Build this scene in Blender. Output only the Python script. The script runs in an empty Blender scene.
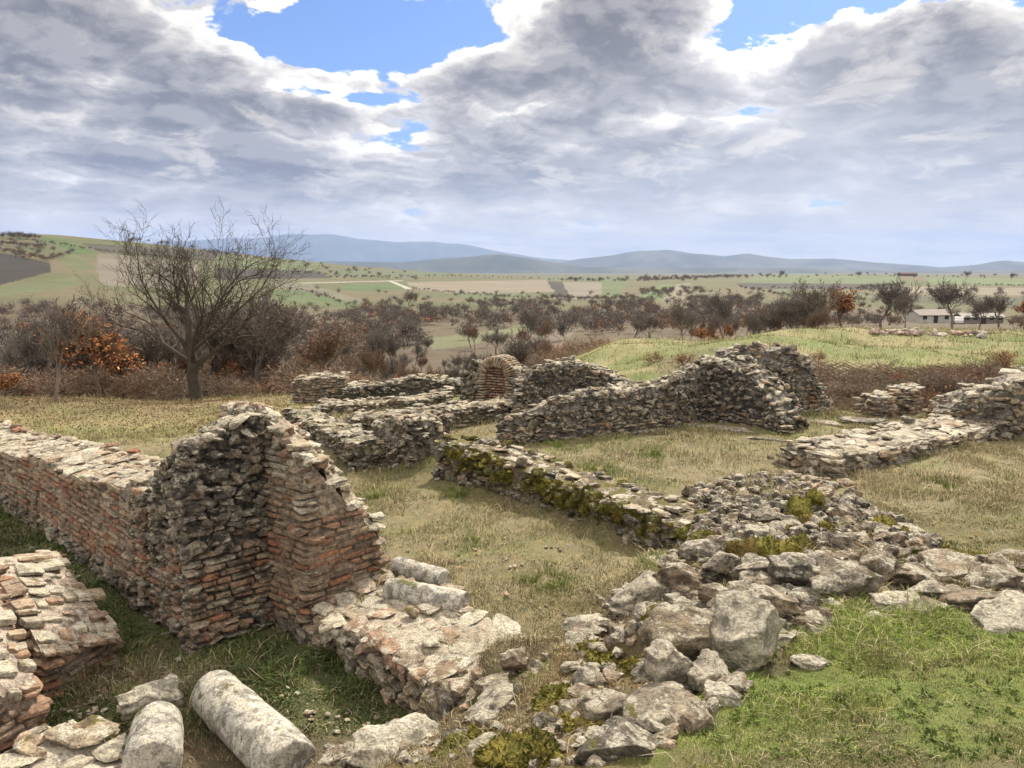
import bpy, bmesh, math, random
import numpy as np
from mathutils import Vector
R_ = math.radians
rng = np.random.default_rng(7)
random.seed(7)
SC = bpy.context.scene
COL = SC.collection

# ------------------------------------------------------------------ camera
PITCH = R_(8.2); FPX = 773.0; H = 2.9
cam_d = bpy.data.cameras.new('camera'); cam = bpy.data.objects.new('camera', cam_d); COL.objects.link(cam)
cam.location = (0, 0, H); cam.rotation_euler = (math.pi/2 - PITCH, 0, 0)
cam_d.sensor_width = 36; cam_d.lens = 36*FPX/1024; cam_d.clip_start = 0.05; cam_d.clip_end = 90000
SC.camera = cam
# ------------------------------------------------------------------ light, exposure
SUN_EL, SUN_AZ = 47.0, 26.0      # ahead of the camera, to the right
sun_d = bpy.data.lights.new('sun', 'SUN'); sun = bpy.data.objects.new('sun', sun_d); COL.objects.link(sun)
sun_d.energy = 4.6; sun_d.angle = R_(6); sun_d.color = (1, .91, .76)
_sd = Vector((math.sin(R_(SUN_AZ))*math.cos(R_(SUN_EL)), math.cos(R_(SUN_AZ))*math.cos(R_(SUN_EL)), math.sin(R_(SUN_EL))))
sun.rotation_euler = _sd.to_track_quat('Z', 'Y').to_euler()
SC.view_settings.view_transform = 'Standard'; SC.view_settings.look = 'None'
SC.view_settings.gamma = 1; SC.view_settings.exposure = 0.55; SC.view_settings.use_curve_mapping = False
CLOUD_STR = 1.0
SC.cycles.volume_bounces = 1; SC.cycles.max_bounces = 6; SC.cycles.diffuse_bounces = 3

class NT:
    def __init__(s, tree): s.t = tree; tree.nodes.clear()
    def n(s, typ, **kw):
        nd = s.t.nodes.new(typ)
        ins = kw.pop('ins', {})
        for k, v in kw.items(): setattr(nd, k, v)
        for k, v in ins.items(): s.put(nd.inputs[k], v)
        return nd
    def put(s, sock, v):
        if hasattr(v, 'is_linked') or isinstance(v, bpy.types.NodeSocket): s.t.links.new(v, sock)
        else: sock.default_value = v
    def m(s, op, a, b=0.0, c=None, clamp=False):
        nd = s.t.nodes.new('ShaderNodeMath'); nd.operation = op; nd.use_clamp = clamp
        s.put(nd.inputs[0], a); s.put(nd.inputs[1], b)
        if c is not None: s.put(nd.inputs[2], c)
        return nd.outputs[0]
    def vm(s, op, a, b=None, scale=None):
        nd = s.t.nodes.new('ShaderNodeVectorMath'); nd.operation = op
        s.put(nd.inputs[0], a)
        if b is not None: s.put(nd.inputs[1], b)
        if scale is not None: s.put(nd.inputs['Scale'], scale)
        return nd.outputs[0]
    def sm(s, x, lo, hi, a=0.0, b=1.0):
        nd = s.t.nodes.new('ShaderNodeMapRange'); nd.interpolation_type = 'SMOOTHSTEP'
        s.put(nd.inputs[0], x); nd.inputs[1].default_value = lo; nd.inputs[2].default_value = hi
        s.put(nd.inputs[3], a); s.put(nd.inputs[4], b)
        return nd.outputs[0]
    def mix(s, f, a, b, mode='MIX'):
        nd = s.t.nodes.new('ShaderNodeMix'); nd.data_type = 'RGBA'; nd.blend_type = mode
        s.put(nd.inputs[0], f); s.put(nd.inputs[6], a); s.put(nd.inputs[7], b)
        return nd.outputs[2]
    def noise(s, vec, scale, detail=4, rough=.55, dist=0.0, out=0):
        nd = s.t.nodes.new('ShaderNodeTexNoise')
        s.put(nd.inputs['Vector'], vec); nd.inputs['Scale'].default_value = scale
        nd.inputs['Detail'].default_value = detail; nd.inputs['Roughness'].default_value = rough
        nd.inputs['Distortion'].default_value = dist
        return nd.outputs[out]

def c4(c): return (c[0], c[1], c[2], 1.0)

def make_world():
    w = bpy.data.worlds.new('World'); SC.world = w; w.use_nodes = True
    N = NT(w.node_tree)
    out = N.n('ShaderNodeOutputWorld')
    sky = N.n('ShaderNodeTexSky', sky_type='NISHITA', sun_disc=False, sun_elevation=R_(SUN_EL), sun_rotation=R_(SUN_AZ), air_density=1.0, dust_density=1.0)
    tc = N.n('ShaderNodeTexCoord'); d = tc.outputs['Generated']
    sp = N.n('ShaderNodeSeparateXYZ', ins={0: d}); X, Y, Z = sp.outputs
    az = N.m('ARCTAN2', X, Y)                       # 0 ahead, + right
    el = N.m('ARCSINE', Z)
    # flat cloud deck seen in perspective
    den = N.m('ADD', N.m('MAXIMUM', Z, 0.0), 0.20)
    P = N.n('ShaderNodeCombineXYZ', ins={0: N.m('DIVIDE', X, den), 1: N.m('DIVIDE', Y, den), 2: N.m('MULTIPLY', Z, 1.2)}).outputs[0]
    warp = N.noise(P, 1.8, 5, .6, out=1)
    wv = N.n('ShaderNodeSeparateXYZ', ins={0: warp})
    azw = N.m('ADD', az, N.m('MULTIPLY', N.m('SUBTRACT', wv.outputs[0], .5), .16))
    elw = N.m('ADD', el, N.m('MULTIPLY', N.m('SUBTRACT', wv.outputs[1], .5), .08))
    def blob(u, v, su, sv, w_):
        a0 = math.atan((u-512)/FPX); e0 = math.atan(-(v-384)/FPX) - PITCH
        sa = su/FPX; se = sv/FPX
        q = N.m('ADD', N.m('POWER', N.m('DIVIDE', N.m('SUBTRACT', azw, a0), sa), 2.0), N.m('POWER', N.m('DIVIDE', N.m('SUBTRACT', elw, e0), se), 2.0))
        return N.m('MULTIPLY', N.m('EXPONENT', N.m('MULTIPLY', q, -1.0)), w_)
    def sumb(bl):
        acc = None
        for b in bl:
            o = blob(*b); acc = o if acc is None else N.m('ADD', acc, o)
        return acc
    # cumulus seen in perspective: coordinates squeeze towards the horizon
    eq = N.m('MULTIPLY', N.m('LOGARITHM', N.m('ADD', N.m('MAXIMUM', el, 0.0), .16), math.e), 2.3)
    Q = N.n('ShaderNodeCombineXYZ', ins={0: N.m('MULTIPLY', az, 3.0), 1: eq, 2: 1.7}).outputs[0]
    def puffs(q):
        qw = N.vm('ADD', q, N.vm('SCALE', N.noise(q, 3.0, 6, .6, out=1), scale=.30))
        vo = []
        for sc_ in (3.2, 7.5):
            nd = N.n('ShaderNodeTexVoronoi', feature='F1', ins={'Vector': qw, 'Scale': sc_}); vo.append(nd.outputs['Distance'])
        bil_ = N.m('ADD', N.m('MULTIPLY', N.m('SUBTRACT', .42, vo[0]), .95), N.m('MULTIPLY', N.m('SUBTRACT', .42, vo[1]), .50))
        a_ = N.noise(q, 1.5, 7, .60, .25)
        b_ = N.noise(q, 4.2, 6, .62, .5)
        return N.m('ADD', bil_, N.m('ADD', N.m('MULTIPLY', N.m('SUBTRACT', a_, .5), 2.3), N.m('MULTIPLY', N.m('SUBTRACT', b_, .5), 1.1)))
    d0 = puffs(Q); d1 = puffs(N.vm('ADD', Q, (.035, .085, 0)))
    lit = N.m('SUBTRACT', d0, d1)
    thick = sumb([(615, 50, 85, 55, .62), (50, 55, 150, 55, .50), (210, 115, 110, 36, .30), (880, 110, 160, 60, .30), (900, 210, 240, 60, .12), (480, 190, 220, 30, .12), (650, 160, 110, 26, .25), (330, 185, 160, 16, .1),
                  (360, 38, 105, 24, -1.5), (985, 10, 110, 26, -1.5), (805, 10, 50, 16, -.8), (95, 105, 34, 13, -.8), (330, 98, 80, 9, -.9), (450, 14, 40, 14, -.4),
                  (735, 55, 40, 55, -.42), (140, 150, 170, 14, -.30), (640, 118, 140, 10, -.36), (110, 200, 170, 9, -.28), (600, 232, 150, 9, -.30), (440, 150, 110, 12, -.25), (260, 60, 30, 40, -.15)])
    dens = N.m('ADD', N.m('ADD', d0, thick), N.sm(el, R_(16), R_(9), .60, .86))
    cover = N.sm(dens, -.04, .16)
    rmp = N.n('ShaderNodeValToRGB', ins={0: dens}); cr = rmp.color_ramp
    cr.elements[0].position = .02; cr.elements[0].color = (.74, .75, .76, 1)
    cr.elements[1].position = .98; cr.elements[1].color = (.165, .163, .18, 1)
    for p_, c_ in ((.16, (.70, .71, .73)), (.30, (.58, .575, .57)), (.46, (.455, .45, .46)), (.70, (.26, .258, .275))):
        e = cr.elements.new(p_); e.color = c4(c_)
    gain = N.m('ADD', 1.0, N.m('MULTIPLY', lit, 2.2)); gain = N.m('MAXIMUM', N.m('MINIMUM', gain, 1.5), .66)
    ccol = N.mix(1.0, rmp.outputs[0], N.n('ShaderNodeCombineColor', ins={0: gain, 1: gain, 2: N.m('ADD', N.m('MULTIPLY', gain, .93), .07)}).outputs[0], 'MULTIPLY')
    veil = N.m('MINIMUM', sumb([(900, 195, 260, 90, .55), (740, 110, 100, 80, .12), (560, 210, 200, 30, .25)]), .72)
    ccol = N.mix(veil, ccol, (.47, .50, .57, 1))
    wh = N.m('MULTIPLY', N.sm(N.noise(Q, 3.3, 9, .62, .4), .53, .66), N.sm(el, R_(20), R_(6), .12, .48))
    ccol = N.mix(wh, ccol, (.76, .73, .68, 1))
    glow = N.m('ADD', 1.0, sumb([(745, 50, 90, 70, .45), (300, 80, 200, 40, .12)]))
    ccol = N.mix(1.0, ccol, N.n('ShaderNodeCombineColor', ins={0: glow, 1: glow, 2: glow}).outputs[0], 'MULTIPLY')
    low = N.sm(el, R_(.3), R_(7), .85, 0)
    n4 = N.noise(N.n('ShaderNodeCombineXYZ', ins={0: N.m('MULTIPLY', az, 4.0), 1: N.m('MULTIPLY', el, 30.0)}).outputs[0], 2.0, 7, .62)
    hz = N.mix(N.sm(n4, .36, .55), (.55, .555, .58, 1), (.86, .80, .70, 1))
    ccol = N.mix(low, ccol, hz)
    ccol = N.mix(1.0, ccol, (1.14, 1.08, .98, 1), 'MULTIPLY')
    # extra brightness added to unseen sky behind and overhead, as warm ambient fill
    fill_gain = N.sm(Y, .45, -.4, 1.0, 2.2)
    fill_gain = N.m('MAXIMUM', fill_gain, N.sm(Z, .5, .85, 1.0, 2.2))
    ccol = N.mix(1.0, ccol, N.n('ShaderNodeCombineColor', ins={0: N.m('ADD', N.m('MULTIPLY', fill_gain, 1.08), -.08), 1: fill_gain, 2: N.m('ADD', N.m('MULTIPLY', fill_gain, .86), .14)}).outputs[0], 'MULTIPLY')
    cover = N.m('MAXIMUM', cover, low)
    bg1 = N.n('ShaderNodeBackground', ins={0: N.mix(1.0, sky.outputs[0], (.50, .72, 1.12, 1), 'MULTIPLY'), 1: .085})
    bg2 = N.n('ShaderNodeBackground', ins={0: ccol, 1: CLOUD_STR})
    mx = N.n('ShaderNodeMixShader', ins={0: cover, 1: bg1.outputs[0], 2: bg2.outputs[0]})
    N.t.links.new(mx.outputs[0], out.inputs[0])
make_world()

# ------------------------------------------------------------------ pixel/space helpers
CP, SP = math.cos(PITCH), math.sin(PITCH)
def ray(u, v):
    x = (u-512)/FPX; yv = -(v-384)/FPX
    return x, CP + yv*SP, -SP + yv*CP
def at(u, v, z):
    d = ray(u, v); t = (z-H)/d[2]
    return np.array([d[0]*t, d[1]*t])
def zrow(xy, v):
    """height of the point above xy that is seen on row v"""
    k = -(v-384)/FPX               # (dy*SP + dz*CP)/(dy*CP - dz*SP) = k
    y = xy[1]
    return H + y*(k*CP - SP)/(CP + k*SP)
def project(x, y, z):
    dz = z-H; f = y*CP - dz*SP; f = np.where(np.abs(f) < 1e-6, 1e-6, f)
    return 512 + FPX*x/f, 384 - FPX*(y*SP + dz*CP)/f

# ------------------------------------------------------------------ numpy noise
def _h(ix, iy, iz, seed):
    n = (ix*374761393 + iy*668265263 + iz*2147483647*0 + iz*1274126177 + seed*1013904223) & 0xffffffff
    n = ((n ^ (n >> 13))*1274126177) & 0xffffffff
    n = (n ^ (n >> 16)) & 0xffffffff
    n = (n*2246822519) & 0xffffffff
    return ((n ^ (n >> 15)) & 0xffffff)/float(0xffffff)
def vnoise(p, seed=0):
    p = np.asarray(p, float)
    i = np.floor(p).astype(np.int64); f = p-i; f = f*f*(3-2*f)
    r = 0
    for dx in (0, 1):
        for dy in (0, 1):
            for dz in (0, 1):
                w = (f[:, 0] if dx else 1-f[:, 0])*(f[:, 1] if dy else 1-f[:, 1])*(f[:, 2] if dz else 1-f[:, 2])
                r = r + w*_h(i[:, 0]+dx, i[:, 1]+dy, i[:, 2]+dz, seed)
    return r*2-1
def fbm(p, oct=4, seed=0, gain=.5):
    p = np.asarray(p, float); a = 1.0; r = 0; q = p.copy()
    for o in range(oct):
        r = r + a*vnoise(q, seed+o*17); q = q*2.03+3.7; a *= gain
    return r
def fbm2(x, y, oct=4, seed=0, gain=.5):
    return fbm(np.stack([x, y, np.zeros_like(x)], 1), oct, seed, gain)

# ------------------------------------------------------------------ object helpers
def tag(o, label=None, cat=None, group=None, kind=None):
    if label: o['label'] = label
    if cat: o['category'] = cat
    if group: o['group'] = group
    if kind: o['kind'] = kind
    return o
def empty(name, loc, label, cat, group=None):
    o = bpy.data.objects.new(name, None); COL.objects.link(o); o.location = loc; o.empty_display_size = .1
    return tag(o, label, cat, group)
def mesh_obj(name, V, polys, mat, parent=None, cols=None, smooth=True, origin=None):
    """polys: list of int arrays (n,k) with constant k"""
    V = np.asarray(V, np.float32)
    if origin is not None: V = V - np.asarray(origin, np.float32)
    me = bpy.data.meshes.new(name)
    nl = sum(a.size for a in polys); npoly = sum(a.shape[0] for a in polys)
    me.vertices.add(len(V)); me.vertices.foreach_set('co', V.ravel())
    me.loops.add(nl); me.loops.foreach_set('vertex_index', np.concatenate([a.ravel() for a in polys]).astype(np.int32))
    me.polygons.add(npoly)
    tot = np.concatenate([np.full(a.shape[0], a.shape[1], np.int32) for a in polys])
    st = np.concatenate([[0], np.cumsum(tot)[:-1]]).astype(np.int32)
    me.polygons.foreach_set('loop_start', st); me.polygons.foreach_set('loop_total', tot)
    me.polygons.foreach_set('use_smooth', np.full(npoly, smooth, bool))
    if cols is not None:
        ca = me.color_attributes.new('Col', 'FLOAT_COLOR', 'POINT')
        c = np.ones((len(V), 4), np.float32); c[:, :cols.shape[1]] = cols
        ca.data.foreach_set('color', c.ravel())
    me.update(calc_edges=True); me.validate()
    me.materials.append(mat)
    o = bpy.data.objects.new(name, me); COL.objects.link(o)
    if parent is not None:
        o.parent = parent; o.location = (0, 0, 0)
    elif origin is not None: o.location = origin
    return o
def add_child(name, V, polys, mat, parent, cols=None, smooth=True):
    return mesh_obj(name, V, polys, mat, parent, cols, smooth, origin=tuple(parent.location))

class Acc:
    def __init__(s): s.V = []; s.F = {}; s.C = []; s.n = 0
    def add(s, V, polys, col):
        for a in polys: s.F.setdefault(a.shape[1], []).append(a+s.n)
        s.V.append(V); s.n += len(V)
        c = np.asarray(col, float)
        s.C.append(np.tile(c, (len(V), 1)) if c.ndim == 1 else c)
    def polys(s): return [np.concatenate(v) for v in s.F.values()]
    def build(s, name, mat, parent=None, smooth=True, origin=None):
        if not s.n: return None
        V = np.concatenate(s.V); C = np.concatenate(s.C)
        if parent is not None: return add_child(name, V, s.polys(), mat, parent, C, smooth)
        return mesh_obj(name, V, s.polys(), mat, None, C, smooth, origin)

# ------------------------------------------------------------------ stone templates
def cube_template(k, pw, nz, seed, facets=0):
    bm = bmesh.new(); bmesh.ops.create_cube(bm, size=2)
    bmesh.ops.subdivide_edges(bm, edges=bm.edges[:], cuts=k, use_grid_fill=True)
    V = np.array([v.co[:] for v in bm.verts]); F = np.array([[v.index for v in f.verts] for f in bm.faces]); bm.free()
    r = (np.abs(V)**pw).sum(1)**(1/pw); V = V/r[:, None]
    g = np.random.default_rng(seed)
    for i in range(facets):
        n = g.normal(size=3); n /= np.linalg.norm(n); d = g.uniform(.62, .95)
        q = V@n; m = q > d; V[m] -= np.outer(q[m]-d, n)
    V = V*(1+nz*fbm(V*1.3+seed*7.1, 3, seed)[:, None]) + nz*.45*np.stack([fbm(V*3+j*31+seed, 2, seed+j) for j in range(3)], 1)
    return V, [F]
def rock_template(sub, facets, nz, seed, dmin=.55):
    bm = bmesh.new(); bmesh.ops.create_icosphere(bm, subdivisions=sub, radius=1)
    V = np.array([v.co[:] for v in bm.verts]); F = np.array([[v.index for v in f.verts] for f in bm.faces]); bm.free()
    g = np.random.default_rng(seed)
    for i in range(facets):
        n = g.normal(size=3); n /= np.linalg.norm(n); d = g.uniform(dmin, .9)
        q = V@n; m = q > d; V[m] -= np.outer(q[m]-d, n)
    V = V*(1+nz*fbm(V*1.5+seed*3.3, 5, seed)[:, None])
    V /= np.abs(V).max(0)
    return V, [F]
T_BRICK = [cube_template(3, 10, .06, i, 1) for i in range(14)]
T_STONE = [cube_template(3, 6, .17, 50+i, 6) for i in range(20)]
T_RUB = [cube_template(4, 5, .2, 90+i, 10) for i in range(20)]
T_SLAB = [cube_template(4, 7, .15, 130+i, 6) for i in range(12)]
T_ROCK = [rock_template(4, 11, .10, 160+i) for i in range(8)]
T_ROCKHI = [rock_template(5, 18, .10, 190+i, .5) if i % 3 == 0 else cube_template(15, 6, .16, 190+i, 9) for i in range(10)]
for _i, (_V, _F) in enumerate(T_ROCKHI):
    _n = _V/np.linalg.norm(_V, axis=1, keepdims=True); _V += _n*(.05*fbm(_V*4+_i, 4, _i)+.03*np.abs(fbm(_V*9+_i, 3, _i+40)))[:, None]

def rotz(a):
    c, s = math.cos(a), math.sin(a); return np.array([[c, s, 0], [-s, c, 0], [0, 0, 1]])   # row-vector convention
def roteul(ax, ay, az):
    cx, sx, cy, sy = math.cos(ax), math.sin(ax), math.cos(ay), math.sin(ay)
    Rx = np.array([[1, 0, 0], [0, cx, sx], [0, -sx, cx]]); Ry = np.array([[cy, 0, -sy], [0, 1, 0], [sy, 0, cy]])
    return Rx@Ry@rotz(az)
def stone(acc, T, c, half, ang, tilt, col, rg=rng):
    V, F = T[rg.integers(len(T))]
    fl = np.where(rg.random(3) < .5, -1, 1)
    W = V*fl
    polys = F if fl.prod() > 0 else [f[:, ::-1] for f in F]
    W = W*half
    W = W@roteul(rg.normal()*tilt, rg.normal()*tilt, ang) + c
    acc.add(W, polys, col)

# palettes (albedo)
BRICK = [(.28, .155, .10), (.30, .195, .13), (.25, .18, .13), (.34, .26, .185), (.22, .155, .11), (.28, .21, .155), (.31, .155, .095)]
BRICKPALE = [(.37, .29, .20), (.31, .235, .165), (.29, .20, .14), (.38, .32, .24), (.33, .215, .145), (.25, .20, .15)]
GREY = [(.27, .23, .175), (.20, .17, .13), (.34, .30, .235), (.15, .13, .105), (.24, .185, .135), (.31, .245, .18)]
DARK = [(.16, .14, .11), (.20, .175, .14), (.10, .09, .075), (.27, .24, .195), (.18, .14, .10)]
TAN = [(.38, .315, .225), (.33, .265, .185), (.41, .36, .28), (.29, .215, .145), (.36, .27, .19)]
PALE = [(.45, .41, .32), (.40, .36, .285), (.34, .305, .24), (.49, .45, .36), (.28, .245, .19)]
MOSS = [(.155, .145, .035), (.115, .11, .03), (.20, .17, .042), (.15, .11, .04)]
def pick(pal, jit=.12):
    c = np.array(pal[rng.integers(len(pal))]); return np.clip(c*(1+rng.normal()*jit), .01, .8)

# ------------------------------------------------------------------ materials
def base_mat(name):
    m = bpy.data.materials.new(name); m.use_nodes = True
    N = NT(m.node_tree); out = N.n('ShaderNodeOutputMaterial')
    b = N.n('ShaderNodeBsdfPrincipled'); b.inputs['Roughness'].default_value = .9
    b.inputs['Specular IOR Level'].default_value = .25
    N.t.links.new(b.outputs[0], out.inputs[0])
    return m, N, b
def mat_stone(name, white=.5, black=.5, moss=.3, rough_bump=.6, wscale=9.0, pit=1.0, detail_scale=1.0):
    m, N, b = base_mat(name)
    pos = N.n('ShaderNodeNewGeometry').outputs['Position']
    nor = N.n('ShaderNodeNewGeometry').outputs['Normal']
    up = N.n('ShaderNodeSeparateXYZ', ins={0: nor}).outputs[2]
    col = N.n('ShaderNodeVertexColor', layer_name='Col').outputs[0]
    fine = N.noise(pos, 70*detail_scale, 5, .7)
    mid = N.noise(pos, 16*detail_scale, 6, .65)
    big = N.noise(pos, 3.0, 4, .6)
    k = N.m('ADD', N.sm(fine, .3, .7, -.38, .38), N.m('ADD', N.sm(mid, .3, .7, -.32, .32), 1.0))
    c = N.mix(1.0, col, N.n('ShaderNodeCombineColor', ins={0: k, 1: k, 2: k}).outputs[0], 'MULTIPLY')
    # crustose lichens: black stains, grey-white spots
    bk = N.noise(N.vm('ADD', pos, (5, 3, 1)), 11, 6, .7, .4)
    bm_ = N.m('MULTIPLY', N.sm(N.m('ADD', bk, N.m('MULTIPLY', big, .35)), .70-.12*black, .80-.12*black), .85*min(1, black*1.4))
    c = N.mix(bm_, c, (.035, .033, .030, 1))
    wn = N.noise(N.vm('ADD', pos, (1, 9, 4)), wscale, 8, .72, .3)
    wsum = N.m('ADD', N.m('ADD', wn, N.m('MULTIPLY', up, .10)), N.m('MULTIPLY', N.m('SUBTRACT', big, .5), .25))
    wm = N.m('MULTIPLY', N.sm(wsum, .70-.17*white, .77-.17*white), .85)
    wc = N.mix(N.sm(fine, .35, .65), (.24, .22, .17, 1), (.62, .58, .48, 1))
    c = N.mix(wm, c, wc)
    vo = N.n('ShaderNodeTexVoronoi', ins={'Vector': N.vm('ADD', pos, N.vm('SCALE', N.noise(pos, 20, 3, .6, out=1), scale=.05)), 'Scale': 17.0})
    sp_ = N.m('MULTIPLY', N.sm(vo.outputs['Distance'], .16, .10), N.sm(N.n('ShaderNodeSeparateColor', ins={0: vo.outputs['Color']}).outputs[0], .55, .6))
    c = N.mix(N.m('MULTIPLY', sp_, .7*min(1, white*1.5)), c, (.58, .56, .48, 1))
    if moss > 0:
        mn = N.noise(N.vm('ADD', pos, (8, 2, 7)), 5, 6, .65)
        ms = N.m('ADD', mn, N.m('MULTIPLY', up, .13))
        mm = N.m('MULTIPLY', N.sm(ms, .78-.20*moss, .84-.20*moss), .9)
        mc = N.mix(mid, (.05, .055, .012, 1), (.16, .14, .03, 1))
        c = N.mix(mm, c, mc)
    N.put(b.inputs['Base Color'], c)
    hgt = N.m('ADD', N.m('ADD', N.m('MULTIPLY', fine, .6), N.m('MULTIPLY', mid, 1.2)), N.m('MULTIPLY', wm, .12))
    bp = N.n('ShaderNodeBump', ins={'Height': hgt, 'Strength': rough_bump, 'Distance': .03*pit})
    N.put(b.inputs['Normal'], bp.outputs[0])
    return m
M_BRICK = mat_stone('weathered_brick', .22, .34, .25)
M_MASON = mat_stone('lichened_masonry', .58, .45, .25)
M_RUBBLE = mat_stone('dark_rubble', .60, .62, .2)
M_CAP = mat_stone('pale_top_stones', .72, .35, .25)
M_ROCK = mat_stone('limestone', .74, .42, .22, .9, 7.0, 1.2, .8)
M_DRUM = mat_stone('column_stone', .6, .45, .42, .5, 8.0, .5)
M_MOSSY = mat_stone('mossy_stone', .5, .55, .75)

def mat_soft(name, s1=40, s2=9, bump=.8, attr=True, col=(.1, .1, .1), lo=.55, hi=1.5, dist=.02, trans=0.0, rough=.95):
    m, N, b = base_mat(name)
    pos = N.n('ShaderNodeNewGeometry').outputs['Position']
    c = N.n('ShaderNodeVertexColor', layer_name='Col').outputs[0] if attr else c4(col)
    f = N.noise(pos, s1, 5, .7); g = N.noise(pos, s2, 4, .6)
    k = N.sm(N.m('ADD', N.m('MULTIPLY', f, .6), N.m('MULTIPLY', g, .4)), .3, .7, lo, hi)
    N.put(b.inputs['Base Color'], N.mix(1.0, c, N.n('ShaderNodeCombineColor', ins={0: k, 1: k, 2: k}).outputs[0], 'MULTIPLY'))
    b.inputs['Roughness'].default_value = rough; b.inputs['Specular IOR Level'].default_value = .1
    if bump > 0:
        N.put(b.inputs['Normal'], N.n('ShaderNodeBump', ins={'Height': f, 'Strength': bump, 'Distance': dist}).outputs[0])
    return m
M_GRASS = mat_soft('grass_blade', 3, .8, 0, lo=.75, hi=1.25)
M_MOSS = mat_soft('moss', 60, 8, 1.0, lo=.4, hi=1.6, dist=.03)
M_BARK = mat_soft('bark', 30, 5, .6, lo=.7, hi=1.3, dist=.01)
M_TWIG = mat_soft('twig', 2, .5, 0, lo=.8, hi=1.2)
M_LEAF = mat_soft('dry_leaf', 2, .6, 0, lo=.7, hi=1.3)
M_PAINT = mat_soft('render_plaster', 6, 1, .2, lo=.8, hi=1.15)

# ------------------------------------------------------------------ terrain
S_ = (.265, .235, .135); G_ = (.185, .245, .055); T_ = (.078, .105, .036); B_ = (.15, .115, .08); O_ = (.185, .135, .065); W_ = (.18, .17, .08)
D1 = np.array([.7071, -.7071]); D2 = np.array([.7071, .7071])
CTRL = []
def cp(z, c, *uv):
    for u, v in uv: CTRL.append((*at(u, v, z), z, c))
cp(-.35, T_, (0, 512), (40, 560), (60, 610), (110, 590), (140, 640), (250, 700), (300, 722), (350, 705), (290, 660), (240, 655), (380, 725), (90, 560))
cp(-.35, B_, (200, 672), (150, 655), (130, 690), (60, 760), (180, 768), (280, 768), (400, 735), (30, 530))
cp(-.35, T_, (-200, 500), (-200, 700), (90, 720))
cp(-.1, B_, (400, 752), (345, 765)); cp(.15, O_, (440, 740), (470, 720)); cp(.25, O_, (430, 768))
cp(0, S_, (400, 520), (500, 520), (560, 560), (520, 600), (480, 560), (450, 500), (600, 560), (640, 575), (420, 545))
cp(0, W_, (400, 490), (460, 480), (560, 590), (540, 575), (430, 640), (480, 630), (540, 640), (580, 620), (390, 600), (370, 470))
cp(.05, S_, (600, 600)); cp(.15, B_, (530, 655), (600, 628))
cp(0, S_, (440, 440), (470, 435), (330, 450), (360, 425), (470, 425), (300, 440), (270, 450))
cp(.35, S_, (560, 455), (700, 460), (720, 480), (760, 450), (640, 470), (800, 432), (560, 480), (610, 495), (520, 460), (680, 500))
cp(.35, W_, (620, 445), (650, 478), (590, 465), (690, 440), (480, 452), (740, 440))
cp(.30, S_, (870, 425), (920, 420), (760, 405), (660, 390), (580, 400), (860, 400), (820, 400), (930, 400))
cp(.4, S_, (880, 495), (950, 480), (1000, 470), (1060, 480), (1100, 450))
cp(.48, W_, (1000, 520), (930, 530), (1080, 520)); cp(.62, W_, (905, 548), (1060, 560))
cp(.50, B_, (700, 520), (740, 510), (800, 505)); cp(.7, O_, (720, 555), (780, 545), (850, 545), (680, 560)); cp(.80, B_, (900, 580), (960, 585), (1040, 585))
cp(.95, G_, (880, 630), (960, 625), (1060, 640)); cp(.97, G_, (800, 665), (860, 660), (830, 620))
cp(1.05, G_, (760, 700), (700, 745), (800, 710), (720, 715)); cp(1.1, G_, (900, 700), (1000, 690), (1100, 700)); cp(1.15, W_, (1000, 768), (800, 768), (900, 740))
cp(.92, B_, (700, 640), (750, 600), (800, 580), (840, 570)); cp(.75, B_, (660, 610), (700, 580)); cp(.4, B_, (600, 640), (640, 590), (660, 565))
cp(.55, O_, (560, 680), (590, 665)); cp(.75, O_, (610, 690), (540, 730)); cp(.5, O_, (500, 745)); cp(.95, O_, (640, 690), (590, 750)); cp(1.05, O_, (640, 768), (560, 790))
cp(.9, B_, (620, 720)); cp(.7, O_, (500, 780))
cp(0, S_, (100, 440), (150, 447)); cp(-.5, W_, (60, 415), (120, 420), (170, 415)); cp(-.3, S_, (260, 400), (330, 402), (220, 405))
for x, y, z, c in [(0, .6, 1.22, W_), (1.5, 1.5, 1.2, G_), (3.5, 2.2, 1.2, G_), (0, -2, 1.3, W_), (4, -2, 1.3, G_), (-1.2, 1, 1.0, W_), (-2.5, 1.4, .5, W_), (-2.2, 3, -.1, B_), (-4, 2.4, -.2, T_), (-6, 5, -.35, T_), (-9, 8, -.35, T_), (-9.5, 13.5, -.3, S_), (-6, 14, -.2, S_), (6, 5, .95, G_), (9, 9, .45, W_), (12, 12, .4, S_)]:
    CTRL.append((x, y, z, c))
for u_, v_ in ((437, 480), (470, 488), (500, 497), (525, 504), (550, 512), (575, 521), (600, 530), (625, 539), (650, 549), (675, 557)):
    q = at(u_, v_, 0); CTRL.append((q[0]-.12, q[1]-.10, 0, W_)); CTRL.append((q[0]+.25, q[1]+.22, .20, S_)); CTRL.append((q[0]+.62, q[1]+.55, .30, S_))
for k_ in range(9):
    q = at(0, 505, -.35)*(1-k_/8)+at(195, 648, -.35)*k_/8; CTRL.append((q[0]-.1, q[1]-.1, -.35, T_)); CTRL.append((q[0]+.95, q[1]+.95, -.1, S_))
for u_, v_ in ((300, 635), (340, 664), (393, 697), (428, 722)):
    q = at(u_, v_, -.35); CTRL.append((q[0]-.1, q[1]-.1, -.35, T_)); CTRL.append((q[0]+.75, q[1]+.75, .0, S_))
CX = np.array([[c[0], c[1]] for c in CTRL]); CZ = np.array([c[2] for c in CTRL]); CC = np.array([c[3] for c in CTRL])

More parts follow.
